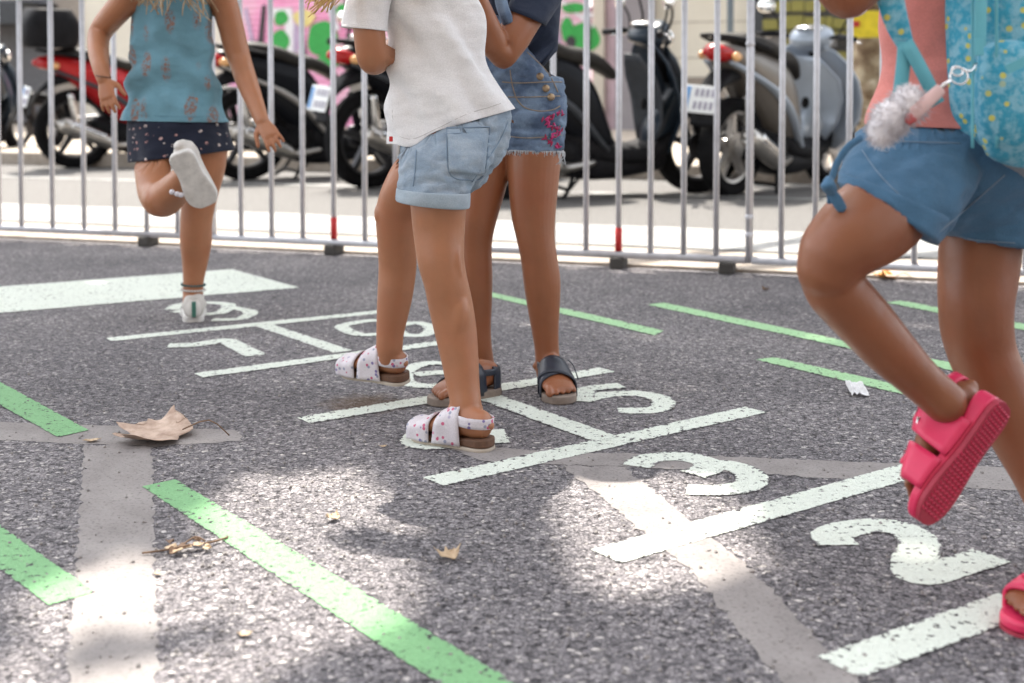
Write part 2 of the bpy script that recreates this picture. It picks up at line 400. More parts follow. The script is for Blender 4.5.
for poly in ([(84, 445), (152, 447), (158, 705), (66, 705)], [(-60, 420), (235, 430), (243, 441), (152, 446.5), (84, 444.5), (-60, 437)],
             [(440, 444), (562, 452), (760, 458), (1060, 470), (1060, 494), (760, 474), (626, 467), (561, 465.5), (480, 461)],
             [(562, 466), (624, 467.5), (752, 570), (880, 705), (800, 705), (690, 570)]):
    patch('screed_strip', poly, m_screed, z=.0005, a=.012)
def sline(name, s0, s1, d0, d1, mat, lab, z=.008):
    mb = MB(); n = 400; rows = []
    for i in range(n+1):
        s = s0+(s1-s0)*i/n; rows.append([street(s, d0+noise.noise(V((s*2, 1, 0)))*.03, z), street(s, d1+noise.noise(V((s*1.5, 7, 0)))*.06, z)])
    mb.band(rows); o = mb.build(name, mat, smooth=False); return tag(o, lab, 'road marking', None, 'structure')
sline('parking_line', -20, 20, 8.12, 8.24, m_farwhite, 'thin white parking line in front of the scooters')
sline('wide_white_band', -20, 20, 5.45, 6.25, m_farwhite, 'broad uneven white band on the road behind the fence')  # pale sheet with wavy edges just above the road

# ================================================================ TREE (leaves out of view, shaped to cast the shade)
m_bark = M('plane_bark', .9); p = m_bark.pos(1); m_bark.col(m_bark.ramp(m_bark.noise(p, 7, 4, .6), [(.35, (.13, .085, .05)), (.5, (.26, .20, .13)), (.62, (.42, .36, .26))])); m_bark.bump(m_bark.noise(p, 30, 5), .6, .02); m_bark = m_bark.m
m_leaf = M('plane_leaf', .6, (.07, .12, .03)); m_leaf.b.inputs['Transmission Weight'].default_value = 0
m_leaf = m_leaf.m
patches = [([(238, 492), (330, 470), (388, 502), (400, 575), (368, 632), (325, 645), (262, 588), (212, 530)], 0),
           ([(560, 500), (605, 478), (660, 480), (712, 515), (745, 548), (710, 570), (640, 590), (585, 560)], 0),
           ([(735, 535), (800, 532), (900, 508), (1024, 520), (1060, 640), (930, 640), (830, 612), (760, 575)], .6),
           ([(50, 580), (165, 568), (185, 720), (40, 720)], .05), ([(400, 640), (640, 660), (700, 720), (420, 720)], .9)]
gp = [([(G(*q).x, G(*q).y) for q in pl], pr) for pl, pr in patches]  # openings left in the leaves so sun patches land at chosen spots
def inside(x, y, poly):
    c = False; j = len(poly)-1
    for i in range(len(poly)):
        xi, yi = poly[i]; xj, yj = poly[j]
        if (yi > y) != (yj > y) and x < (xj-xi)*(y-yi)/(yj-yi)+xi: c = not c
        j = i
    return c
def leaf_shape(s):
    o = []
    for i in range(10):
        a = 2*math.pi*i/10+.3; r = s*(1 if i % 2 == 0 else .62); o.append((math.cos(a)*r, math.sin(a)*r))
    return o
tree = thing('plane_tree', 'mottled plane tree trunk on the far pavement behind the grey scooter', 'tree', (2.85, 10.35, .1))
tb = MB(); T0 = V((2.85, 10.35, .05))
tb.limb([(T0, .21), (T0+V((0, 0, .3)), .155), (T0+V((.01, -.02, .9)), .145), (T0+V((.0, -.05, 1.9)), .135), (T0+V((-.05, -.15, 3.2)), .13), (T0+V((-.3, -.6, 4.2)), .11), (T0+V((-1.0, -1.6, 5.3)), .08), (T0+V((-1.8, -2.6, 6.3)), .05)], nu=20)
tb.ball(T0+V((.02, -.15, .62)), .10, sc=(1.2, .8, 1))
rng = random.Random(3)
for (a, b, c_) in [((-.1, -.25, 3.5), (-2.6, -1.8, 5.4), (-5.2, -3.2, 6.3)), ((-.3, -.6, 4.2), (-.6, -3.6, 5.6), (-1.4, -6, 6.4)), ((0, -.1, 3.0), (1.1, -2.2, 5.2), (1.2, -5.0, 6.3)), ((0, 0, 2.9), (.8, 1.2, 4.8), (1.6, 2.4, 6)), ((-1, -1.6, 5.3), (-3.0, -2.2, 6), (-4.6, -2.6, 6.5))]:
    tb.limb([(T0+V(a), .09), (T0+V(b), .06), (T0+V(c_), .025)], nu=10)
tb.build('trunk', m_bark, tree)
lv = []; lf = []
def add_leaf(c, s):
    Rm = Matrix.Rotation(rng.uniform(0, 6.28), 3, 'Z') @ Matrix.Rotation(rng.gauss(0, .5), 3, 'X') @ Matrix.Rotation(rng.gauss(0, .5), 3, 'Y')
    pts = [c + Rm @ V((x, y, .25*abs(x))) for x, y in leaf_shape(s)]
    keep = rng.random()
    for q in pts+[c]:
        gx = q.x - sd.x/sd.z*q.z; gy = q.y - sd.y/sd.z*q.z
        for poly, pr in gp:
            if inside(gx, gy, poly) and keep > pr: return
    n = len(lv); lv.extend(pts); lf.append(tuple(range(n, n+10)))
for i in range(23000):
    gx = rng.uniform(-5.2, 5.2); d0 = rng.uniform(.2, 5.0); z = rng.uniform(5.4, 7.0)
    gy = d0 - .353*gx*.98
    if gy < -.6: continue
    edge = (4.80 - (SN.x*gx+SN.y*gy))                 # ragged far edge follows the fence
    if edge < 0 and rng.random() < .97: continue
    add_leaf(V((gx+sd.x/sd.z*z, gy+sd.y/sd.z*z, z)), rng.uniform(.07, .12))
for i in range(2500):
    a = rng.uniform(0, 6.28); r = 3.0*math.sqrt(rng.random()); z = rng.uniform(5.5, 7.5)
    add_leaf(V((3.8+math.cos(a)*r, 12.6+math.sin(a)*r*.6, z)), rng.uniform(.08, .12))
me = bpy.data.meshes.new('shade_crown'); me.from_pydata([tuple(q) for q in lv], [], lf); me.materials.append(m_leaf)
o = bpy.data.objects.new('shade_crown', me); COL.objects.link(o); o.parent = tree; o.matrix_parent_inverse = Matrix.Translation(-V(tree['wloc']))

# ================================================================ CROWD BARRIERS
m_bar = simple('galvanised_paint', (.56, .56, .59), .42, .2, .1, 30)
m_red = simple('red_paint', (.50, .02, .02), .5, 0, .1)
m_foot = simple('dark_rubber', (.06, .055, .05), .8, 0, .2)
FD = 4.80
def Pd(x, y, d):
    r = ray(x, y); return CAM + r*(d/(SN.dot(r)))
def sx(x, y, d): return ST.dot(Pd(x, y, d))
def barrier(s0, s1, feet, redfeet, bars, label, dd=0):
    t = thing('crowd_barrier', label, 'barrier', street((s0+s1)/2, FD, 0), group='metal crowd barriers across the street')
    zb, zt = .052, 1.1
    for nm, z in (('bottom_rail', zb), ('top_rail', zt)):
        MB().cyl(street(s0+.01, FD, z), street(s1-.01, FD, z), .0145).build(nm, m_bar, t)
    for nm, s in (('end_post', s0), ('end_post', s1)):
        b = MB(); b.cyl(street(s, FD+dd, zb-.012), street(s, FD+dd, zt+.012), .0105)
        for z in (.145, .21, .85): b.ball(street(s, FD-.004+dd, z), .0135)
        b.build(nm, m_bar, t)
    for s in bars:
        b = MB().cyl(street(s, FD, zb+.012), street(s, FD, zt-.012), .0112).build('bar', m_bar, t)
        for rf in redfeet:
            if abs(s-rf) < .05:
                MB().cyl(street(s, FD, zb+.013), street(s, FD, .155), .0135).build('red_sleeve', m_red, t)
    for f in feet:
        b = MB(); b.box(street(f, FD+.01, .021), (.052, .09, .042), ST, SN); b.build('foot', m_foot, t, smooth=False, bevel=.006)
sA = sx(212, 245, FD); sB = sx(748, 268, FD); L = sB-sA
PX = [241.5, 272, 303, 334, 365, 396, 427, 458, 489, 520.5, 553, 586, 618.5, 650.5, 683.5, 716]
PL = [178, 147, 115.5, 84.5, 53, 22]
lb = [sx(x, 240, FD) for x in PL]; lb += [lb[-1]-.125*(k+1) for k in range(10)]
rb = [sx(x, 270, FD) for x in (781, 815, 848, 881, 914)]; rb += [rb[-1]+.122*(k+1) for k in range(11)]
barrier(lb[-1]-.12, sA-.004, [sx(147, 245, FD), lb[-1]+.2], [], lb, 'metal crowd barrier behind the girl in the blue top, leftmost of the row', .024)
barrier(sA, sB, [sx(333, 256, FD), sx(618, 269, FD)], [sx(334, 240, FD), sx(618.5, 250, FD)], [sx(x, 255, FD) for x in PX], 'middle metal crowd barrier with red sleeves at the foot of two bars')
barrier(sB+.004, rb[-1]+.12, [sx(727, 270, FD), rb[-1]-.2], [], rb, 'metal crowd barrier behind the child with the backpack', .024)

# ================================================================ BUILDINGS
BD = 18.0
def bs(x): return sx(x, 60, BD)
m_cream = slab('cream_render', (.62, .58, .49), (.74, .70, .60), .8)
m_cream2 = slab('pale_stone', (.55, .50, .42), (.66, .61, .52), 2)
m_plinth = slab('brown_plinth', (.26, .225, .19), (.34, .30, .26), 3)
m_gcol = slab('grey_pillar', (.24, .22, .235), (.31, .29, .30), 3)
m_dark = simple('dark_glass', (.02, .022, .027), .2, 0, .3)
m_dgrey = simple('dark_grey_metal', (.09, .09, .1), .5, 0, .3)
def wallpx(name, x0, x1, z0, z1, mat, t, d0=BD, th=.3):
    return sbox(name, bs(x0), bs(x1), d0, d0+th, z0, z1, mat, t)
b1 = thing('cream_building', 'cream rendered building with a dark shop entrance at the far left', 'building', street(bs(60), BD, .1))
wallpx('wall', -900, -70, 0, 9, m_cream, b1); wallpx('shop_entrance', -70, 56, 0, 3.2, m_dgrey, b1, BD+.05); wallpx('pillar', 56, 84, 0, 3.2, m_plinth, b1, BD-.05)
wallpx('wall', 84, 232, 0, 3.2, m_cream, b1); wallpx('upper_wall', -70, 232, 3.2, 9, m_cream, b1)
wallpx('awning', -75, 60, 1.75, 2.1, m_dark, b1, BD-.9, .95)
# shuttered shop
b2 = thing('shuttered_shop', 'shop front with a rolled down metal shutter covered in pink and green graffiti', 'building', street(bs(420), BD, .1))
sh = M('graffiti_pink', .6); p = sh.pos(1)
n = sh.noise(p, 1.1, 3, .5); sh.col(sh.ramp(n, [(.30, (.72, .24, .43)), (.5, (.80, .36, .55)), (.62, (.78, .50, .60)), (.72, (.70, .62, .64))])); sh = sh.m
mb = MB(); s0, s1 = bs(232), bs(592); rows = []
for i in range(140):
    z = .1+i*.022; rows.append([street(s0, BD-.10-.018*(i % 4 in (1, 2)), z), street(s1, BD-.10-.018*(i % 4 in (1, 2)), z)])
mb.band(rows); shutter = mb.build('shutter', sh, b2, smooth=False, solid=.004)
gcol = {'green': simple('graffiti_green', (.03, .33, .06), .6), 'white': simple('graffiti_white', (.75, .74, .76), .6), 'black': simple('graffiti_black', (.03, .025, .03), .6),
        'yellow': simple('graffiti_yellow', (.70, .58, .22), .6), 'lilac': simple('graffiti_lilac', (.45, .35, .50), .6)}
def blob(cx, cy, rx, ry, c, k, n=22, pts=None):
    poly = pts or [(cx+rx*math.cos(a)*(1+.10*math.sin(3*a+k)), cy+ry*math.sin(a)*(1+.10*math.cos(2*a+k))) for a in [2*math.pi*i/n for i in range(n)]]
    mb = MB(); mb.prism([Pd(x, y, BD-.124-k*.0035) for x, y in poly], -SN*.003); mb.build('graffiti_'+c, gcol[c], shutter, smooth=False)
blob(0, 0, 0, 0, 'white', 0, pts=[(268, 8), (292, 8), (297, 60), (288, 60), (284, 18), (272, 18)])
blob(281, 18, 7, 8, 'green', 1); blob(280, 42, 9, 12, 'green', 2); blob(322, 38, 15, 18, 'green', 1); blob(304, 18, 11, 8, 'yellow', 3); blob(330, 60, 12, 7, 'green', 4)
blob(0, 0, 0, 0, 'black', 2, pts=[(262, 5), (266, 5), (262, 60), (256, 60)]); blob(0, 0, 0, 0, 'black', 3, pts=[(344, -5), (350, -5), (352, 30), (346, 30)])
blob(342, 12, 6, 8, 'green', 4); blob(296, 40, 3, 20, 'lilac', 2)
blob(0, 0, 0, 0, 'white', 4, pts=[(326, 6), (331, 6), (340, 30), (334, 30)])
blob(584, 38, 15, 17, 'green', 1); blob(574, 8, 13, 5, 'green', 2); blob(567, 30, 6, 12, 'green', 3); blob(571, 42, 5, 6, 'black', 4); blob(0, 0, 0, 0, 'lilac', 3, pts=[(548, 0), (556, 0), (562, 60), (552, 60)])
for k, (x0, y0, x1, y1, w_, c_) in enumerate([(244, 10, 256, 66, 3, 'lilac'), (250, 52, 300, 50, 2.5, 'white'), (300, 56, 318, 64, 3, 'lilac'), (314, 2, 344, 20, 2.5, 'white'), (346, 34, 352, 70, 3, 'black'), (560, 2, 592, 26, 2.2, 'white'), (562, 56, 592, 58, 2.2, 'lilac'), (590, 8, 588, 66, 2, 'black'), (300, 28, 306, 62, 2, 'black'), (236, 44, 262, 40, 3, 'black')]):
    blob(0, 0, 0, 0, c_, 1+k % 4, pts=[(x0, y0), (x0+w_, y0-w_), (x1+w_, y1), (x1, y1+w_)])
blob(588, 15, 6, 3, 'white', 4); blob(450, 20, 30, 25, 'green', 2); blob(500, 40, 14, 30, 'white', 3)
wallpx('side_panel', 592, 620, 0, 3.2, simple('pasted_panel', (.55, .42, .46), .7, 0, .35, 1.6), b2, BD-.02)
wallpx('pilaster', 595, 606, 0, 3.2, m_cream2, b2, BD-.12, .1)
wallpx('pillar', 620, 655, 0, 3.2, m_gcol, b2, BD-.25); wallpx('upper_wall', 232, 655, 3.2, 9, m_cream2, b2)
b3 = thing('pale_stone_building', 'pale stone building with a brown base between the grey pillar and the kiosk', 'building', street(bs(700), BD, .1))
wallpx('wall', 655, 753, 0, 9, m_cream, b3); wallpx('plinth', 655, 753, 0, .86, m_plinth, b3, BD-.06)
for z in (1.12, 1.62, 2.15): wallpx('joint_line', 655, 753, z, z+.014, m_plinth, b3, BD-.004, .01)
b4 = thing('newspaper_kiosk', 'cluttered kiosk front with dark shelves and a yellow sign at the right', 'kiosk', street(bs(850), BD-.5, .1))
wallpx('back_wall', 753, 1500, 0, 9, m_dgrey, b4, BD); wallpx('door_frame', 753, 764, 0, 3, m_dark, b4, BD-.1)
rk = random.Random(5)
mk = [simple('magazine_pale', (.42, .42, .42), .5), simple('magazine_grey', (.20, .20, .21), .5), simple('magazine_olive', (.24, .22, .05), .5), simple('magazine_black', (.03, .03, .03), .5)]
for r in range(7):
    x = 764
    while x < 960:
        w = rk.uniform(6, 22); z0 = .3+r*.24
        wallpx('shelf_item', x, x+w-1, z0, z0+rk.uniform(.12, .2), rk.choice(mk), b4, BD-.12-.01*(r % 2), .06); x += w
wallpx('shelf', 764, 960, 1.42, 1.455, mk[2], b4, BD-.3, .28); wallpx('shelf', 764, 960, .93, .96, mk[1], b4, BD-.3, .28)
yl = simple('yellow_sign_paint', (.80, .62, .02), .5)
sg = MB(); sg.prism([Pd(848, 10, 9.9), Pd(930, 12, 9.9), Pd(930, 36, 9.9), Pd(850, 38, 9.9)], SN*.03)
sgt = thing('yellow_sign', 'bright yellow sign board in front of the mottled tree trunk', 'sign', Pd(900, 37, 9.9)); sg.build('panel', yl, sgt, smooth=False)
MB().box(Pd(856, 24, 9.89), (.05, .01, .04), ST, SN).build('red_mark', m_red, sgt, smooth=False)
MB().cyl(Pd(925, 14, 9.96), street(sx(925, 14, 9.96), 9.96, .117), .025).build('post', m_dgrey, sgt)
pole = thing('steel_post', 'slim dark blue steel post on the pavement behind the grey scooter', 'post', street(sx(730, 60, 13), 13, .117))
MB().cyl(street(sx(730, 60, 13), 13, .117), street(sx(730, 60, 13), 13, 2.9), .034).build('shaft', simple('dark_blue_steel', (.10, .135, .17), .4), pole)
MB().cyl(street(sx(730, 60, 13), 13, .117), street(sx(730, 60, 13), 13, .16), .07).build('base_collar', m_dgrey, pole)

b5 = thing('sky_blocker_building', 'unseen stone building added behind the camera to block sky light', 'building', street(12, -6.5, 0))  # added out of view to cut sky light from behind the camera
m_st = slab('warm_stone', (.20, .17, .14), (.27, .23, .19), 2)
sbox('wall', -3.2, 40, -7.2, -6.5, 0, 13, m_st, b5)
for i in range(8):
    for z in (1.0, 4.4, 7.8): sbox('window', -1.6+i*3.2, -.3+i*3.2, -6.52, -6.46, z, z+2.1, m_dark, b5)
sbox('cornice', -3.3, 40.1, -6.5, -6.2, 12.6, 13.05, m_cream2, b5)
# ================================================================ SCOOTERS
m_tyre = simple('tyre_rubber', (.012, .012, .013), .9, 0, .3, spec=.05)
m_rim = simple('dark_alloy', (.05, .05, .055), .4, .5, .1)
m_blk = simple('black_plastic', (.012, .012, .014), .55, 0, .3, spec=.1)
m_chr = simple('chrome', (.75, .75, .75), .15, 1, .05)
m_seat = simple('seat_vinyl', (.028, .026, .024), .55, 0, .3, bump=.1, spec=.15)
m_glass = simple('red_lens', (.38, .008, .01), .15, 0, .1)
m_amber = simple('amber_lens', (.75, .42, .18), .2, 0, .1)
m_plate = simple('plate_white', (.80, .82, .82), .4, 0, .05)
m_pblue = simple('plate_blue', (.12, .30, .60), .4)
m_ink = simple('plate_ink', (.30, .28, .36), .5)
m_mirror = simple('mirror_glass', (.9, .9, .88), .05, 1, .02)
def paint(name, c, r=.22, metal=.25): return simple(name, c, r, metal, .08, 6)
def scooter(rear, front, label, body, panel, shield=None, seatm=None, topcase=False, screen=True, hw=.3, lean=7, wheelb=1.3, alloy=None, wide=1.22):
    rear, front = V(rear), V(front); dirv = (front-rear); rz = math.atan2(dirv.y, dirv.x)
    t = thing('parked_scooter', label, 'scooter', rear, rz, 'scooters parked along the kerb', local=True)
    t.rotation_euler = (rad(lean), 0, rz); t.scale = (1.06, 1.06, 1.06)
    shield = shield or body; seatm = seatm or m_seat; alloy = alloy or m_rim
    L = wheelb
    def wheel(x, r=hw, w=.055, z=None):
        z = r if z is None else z
        o = MB(); c = V((x, 0, z)); rows = []
        prof = [(r-.012, w), (r, w*.55), (r+.0, 0), (r, -w*.55), (r-.012, -w), (r-.05, -w*.95), (r-.085, -w*.6), (r-.085, w*.6), (r-.05, w*.95), (r-.012, w)]
        for i in range(41):
            a = 2*math.pi*i/40; rows.append([c+V((math.cos(a)*q[0], q[1], math.sin(a)*q[0])) for q in prof])
        o.band(rows); ty = o.build('wheel', m_tyre, t)
        o = MB(); rows = []
        for i in range(41):
            a = 2*math.pi*i/40; rows.append([c+V((math.cos(a)*q[0], q[1], math.sin(a)*q[0])) for q in [(r-.082, .035), (r-.1, .03), (r-.1, -.03), (r-.082, -.035)]])
        o.band(rows)
        for k in range(5):
            a = 2*math.pi*k/5+.4; u = V((math.cos(a), 0, math.sin(a))); v = V((-math.sin(a), 0, math.cos(a)))
            o.prism([c+u*.03-v*.028+V((0, -.02, 0)), c+u*(r-.09)-v*.016+V((0, -.02, 0)), c+u*(r-.09)+v*.016+V((0, -.02, 0)), c+u*.03+v*.028+V((0, -.02, 0))], V((0, .04, 0)))
        o.cyl(c-V((0, .045, 0)), c+V((0, .045, 0)), .05, nu=20); o.cyl(c-V((0, .03, 0)), c-V((0, .036, 0)), .09, nu=24)
        o.build('rim', alloy, ty, angle=40)
    wheel(0); wheel(L)
    def R(x, z, w, h, y=0): return [V((x, y, z)), V((0, w, 0)), V((0, 0, h))]
    # engine and swing arm
    b = MB(); b.tube([R(-.04, .31, .05, .05, .1), R(.15, .33, .07, .08, .08), R(.42, .34, .12, .12, 0), R(.62, .30, .13, .1)], nu=24, caps=(2, 2), power=3); b.cyl((.35, -.14, .27), (.35, .14, .27), .09); b.build('engine', m_blk, t)
    # tail body: seat side panels
    b = MB(); b.tube([R(-.27, .77, .045, .03), R(-.2, .755, .09, .065), R(-.05, .70, .135, .11), R(.15, .62, .158, .16), R(.36, .54, .17, .20), R(.52, .45, .165, .16), R(.62, .36, .14, .07)], nu=32, caps=(2, 2), power=2.6)
    b.build('side_panel', body, t)
    for s in (-1, 1):
        MB().limb([(V((-.2, s*.085, .70)), .012), (V((.05, s*.150, .60)), .016), (V((.36, s*.172, .47)), .018), (V((.6, s*.15, .30)), .012)], k=2).build('trim', panel, t)
    b = MB(); b.tube([R(-.17, .835, .09, .022), R(.0, .835, .125, .045), R(.2, .80, .14, .055), R(.36, .745, .14, .055), R(.55, .735, .12, .05), R(.66, .70, .08, .04)], nu=28, caps=(2, 2), power=2.8); b.build('seat', seatm, t)
    # grab rail
    b = MB(); b.path([(.12, .16, .79), (-.1, .15, .83), (-.27, .09, .85), (-.31, 0, .855), (-.27, -.09, .85), (-.1, -.15, .83), (.12, -.16, .79)], .013); b.build('grab_rail', m_blk, t)
    # tail light and indicators
    b = MB(); b.tube([R(-.315, .755, .035, .03), R(-.28, .755, .075, .05), R(-.2, .75, .10, .055)], nu=20, caps=(2, 1)); b.build('tail_light', m_glass, t)
    for s in (-1, 1): MB().ball((-.20, s*.115, .735), .035, sc=(1.3, .6, .8)).build('indicator', m_amber, t)
    # rear fender + plate
    b = MB(); b.tube([[V((-.02, 0, .64)), V((0, .085, 0)), V((.05, 0, .05))], [V((-.2, 0, .60)), V((0, .08, 0)), V((.02, 0, .05))], [V((-.33, 0, .50)), V((0, .07, 0)), V((.012, 0, .02))], [V((-.37, 0, .40)), V((0, .075, 0)), V((.01, 0, .01))]], nu=20, caps=(1, 1), power=3); b.build('rear_fender', m_blk, t)
    ex = V((0, 1, 0)); ez = V((.26, 0, .965)).normalized(); pc = V((-.395, 0, .53))
    pl = MB().box(pc, (.22, .006, .165), ex, ez.cross(ex), ez).build('number_plate', m_plate, t, smooth=False, bevel=.004)
    nrm = V((-ez.z, 0, ez.x))
    MB().box(pc+nrm*.0045+ex*.085, (.034, .003, .14), ex, nrm, ez).build('plate_band', m_pblue, pl, smooth=False)
    for row in (-.038, .038):
        b = MB()
        for k in range(4): b.box(pc+nrm*.0045+ex*(-.085+k*.036)+ez*row, (.02, .0025, .045), ex, nrm, ez)
        b.build('plate_marks', m_ink, pl, smooth=False)
    # exhaust (right side)
    b = MB(); b.limb([(V((.52, -.12, .22)), .02), (V((.32, -.17, .20)), .03), (V((.22, -.185, .23)), .055), (V((-.12, -.2, .37)), .062), (V((-.17, -.2, .39)), .03)], nu=18); b.build('exhaust', simple('exhaust_steel', (.45, .43, .40), .3, .9), t)
    b = MB(); b.limb([(V((.18, -.235, .27)), .028), (V((-.08, -.255, .375)), .03)], k=.35, nu=12); b.build('heat_shield', m_chr, t)
    # floor board and centre
    b = MB(); b.tube([R(.52, .30, .15, .075), R(.7, .265, .165, .06), R(.9, .27, .17, .06), R(1.02, .33, .16, .07)], nu=28, caps=(2, 2), power=3.5); b.build('floorboard', m_blk, t)
    b = MB(); b.tube([R(.22, .30, .11, .12), R(.45, .21, .13, .10), R(.7, .19, .14, .08), R(.98, .22, .12, .07)], nu=20, caps=(2, 2), power=3); b.build('belly_pan', m_blk, t)
    # legshield: curved panel open to the rider
    rows = []
    for (x, z, w, cv) in [(1.0, .27, .13, .04), (1.0, .36, .19, .06), (1.02, .48, .225, .09), (1.0, .60, .235, .11), (.965, .72, .225, .12), (.93, .82, .19, .11), (.90, .90, .13, .07), (.885, .94, .08, .05)]:
        rows.append([V((x + cv*(1-abs(u)**1.6), u*w, z)) for u in [i/9-1 for i in range(19)]])
    b = MB(); b.band(rows); b.build('leg_shield', shield, t, solid=.012)
    rows2 = []
    for (x, z, w, cv) in [(.985, .33, .10, .05), (.99, .45, .15, .06), (.975, .6, .17, .07), (.93, .72, .165, .07), (.89, .80, .12, .05), (.865, .86, .08, .03)]:
        rows2.append([V((x - .02 + cv*(1-abs(u)**1.6)-.03, u*w, z)) for u in [i/7-1 for i in range(15)]])
    b = MB(); b.band(rows2); b.build('inner_panel', panel, t, solid=.01)
    b = MB(); b.ball((.91, .0, .56), .028, sc=(.6, 1, 1.4)); b.build('bag_hook', m_blk, t)
    b = MB(); b.tube([R(1.0, .42, .12, .12), R(1.1, .52, .11, .18), R(1.12, .66, .10, .16), R(1.06, .8, .07, .1)], nu=24, caps=(2, 2)); b.build('front_apron', shield, t)
    # fork, fender
    st = V((L, 0, hw))
    for s in (-1, 1): MB().cyl((L, s*.085, hw), (1.12, s*.06, .66), .02).build('fork_leg', m_blk, t)
    rows = []
    for i in range(15):
        a = rad(20+i*9.5); rows.append([st+V((math.cos(a)*(hw+.028-.012*abs(u)), u*.075, math.sin(a)*(hw+.028-.012*abs(u)*2))) for u in (-1, -.5, 0, .5, 1)])
    MB().band(rows).build('front_fender', m_blk, t, solid=.006)
    MB().cyl((1.08, 0, .7), (.93, 0, 1.0), .035).build('steering_column', m_blk, t)
    # handlebar group
    b = MB(); b.tube([[V((1.03, 0, .97)), V((0, .05, 0)), V((.02, 0, .04))], [V((.99, 0, .98)), V((0, .12, 0)), V((.03, 0, .085))], [V((.93, 0, .985)), V((0, .155, 0)), V((.03, 0, .085))], [V((.87, 0, .985)), V((0, .125, 0)), V((.02, 0, .06))]], nu=28, caps=(2, 2), power=2.4)
    cw = b.build('handlebar_cowl', shield, t)
    MB().ball((.89, 0, 1.045), .09, sc=(.9, 1.1, .25)).build('dashboard', m_chr if screen == 'lit' else m_mirror, t)
    MB().ball((1.045, 0, .965), .07, sc=(.5, 1.2, .8)).build('headlight', m_mirror, t)
    b = MB()
    for s in (0,): b.path([(.86, -.26, 1.0), (.90, -.2, 1.0), (.92, -.1, .985), (.92, .1, .985), (.90, .2, 1.0), (.86, .26, 1.0)], .016)
    for s in (): b.path([(.92, s*.1, .985), (.90, s*.2, 1.0), (.86, s*.26, 1.0)], .016)
    hb = b.build('handlebar', m_blk, t)
    for s in (-1, 1):
        MB().cyl((.875, s*.235, 1.0), (.80, s*.37, .985), .019).build('grip', m_blk, hb)
        MB().path([(.90, s*.22, .995), (.90, s*.30, .98), (.86, s*.38, .965)], .007).build('brake_lever', m_chr, hb)
        MB().path([(.90, s*.2, 1.0), (.91, s*.24, 1.09), (.89, s*.29, 1.16)], .007).build('mirror_stem', m_blk, hb)
        mm = MB(); mm.ball((.88, s*.32, 1.18), .06, sc=(.35, 1.15, .75)); mm.build('mirror', m_mirror, t)
    if screen == 'tall':
        rows = []
        for (x, z, w) in [(1.02, .98, .15), (1.04, 1.1, .19), (1.0, 1.25, .2), (.95, 1.38, .16)]: rows.append([V((x-.06*abs(u)**2, u*w, z)) for u in [i/5-1 for i in range(11)]])
        b = MB()
        for s in (0, -1): b.path([r[s] for r in rows], .008)
        b.path(rows[-1], .008); b.build('screen_frame', m_blk, t)
    # stands
    b = MB()
    for s in (-1, 1): b.path([(.42, s*.09, .17), (.36, s*.13, .06), (.30, s*.17, .005)], .013)
    b.path([(.36, -.12, .06), (.36, .12, .06)], .011); b.build('centre_stand', m_blk, t)
    b = MB(); b.path([(.62, .13, .18), (.60, .22, .09), (.55, .27, .0)], .011); b.build('side_stand', m_blk, t)
    for s in (-1, 1):
        b = MB(); b.limb([(V((-.0, s*.11, .31)), .022), (V((-.07, s*.13, .60)), .028)], nu=12); b.build('shock_absorber', m_chr if s < 0 else m_blk, t)
    b = MB(); b.tube([R(-.05, .35, .03, .05, .15), R(.2, .33, .05, .10, .15), R(.42, .32, .04, .10, .14)], nu=18, caps=(2, 2), power=3); b.build('gear_case', m_rim, t)
    if topcase:
        b = MB(); b.tube([[V((-.22, 0, .88)), V((.19, 0, 0)), V((0, .2, 0))], [V((-.22, 0, .93)), V((.22, 0, 0)), V((0, .23, 0))], [V((-.22, 0, 1.08)), V((.22, 0, 0)), V((0, .23, 0))], [V((-.22, 0, 1.19)), V((.16, 0, 0)), V((0, .18, 0))]], nu=28, caps=(1, 1), power=4); b.build('top_case', m_blk, t)
    for ch in t.children:
        nm = ch.name.split('.')[0]
        if nm in ('side_panel', 'trim', 'seat', 'grab_rail', 'tail_light', 'indicator', 'number_plate', 'rear_fender', 'top_case'):
            k = .06 if nm == 'number_plate' else .11
            for o in [ch]+list(ch.children):
                for v in o.data.vertices: v.co.z += k*(1 if nm == 'number_plate' else max(0, min(1, (v.co.z-.3)/.25)))*max(0, min(1, (.85-v.co.x)/.4))
        if nm in ('leg_shield', 'inner_panel'):
            for v in ch.data.vertices: v.co.y *= wide
    return t
def gp2(x, y): p = G(x, y); return V((p.x, p.y, 0.0))
def ahead(p, deg, L=1.3): return p + V((math.cos(rad(deg)), math.sin(rad(deg)), 0))*L
red = paint('red_metallic', (.42, .012, .015)); black = simple('gloss_black', (.010, .011, .014), .3, 0, .1, spec=.12); bgrey = paint('blue_grey_metallic', (.40, .46, .54), .3, .2)
dblue = simple('dark_blue_black', (.022, .034, .05), .3, 0, .1, spec=.3); taupe = paint('taupe_metallic', (.14, .125, .11), .3, .3); silver = paint('silver_trim', (.42, .40, .38), .3, .6); dgreyp = simple('matt_grey_plastic', (.05, .055, .063), .5, spec=.25)
r6 = gp2(728, 196); scooter(r6, ahead(r6, 50), 'blue-grey and taupe scooter with a white plate, parked rightmost', taupe, bgrey, bgrey, screen='lit', lean=4, alloy=silver, wide=1.5)
r5 = gp2(503, 199); scooter(r5, ahead(r5, 22), 'black scooter with long levers and mirrors behind the girl in overalls', black, dgreyp, dblue, screen='tall', lean=4)
r4 = gp2(368, 188); scooter(r4, ahead(r4, 40), 'black scooter with a red tail light behind the child in the white shirt', black, dgreyp, black, lean=4, hw=.325)
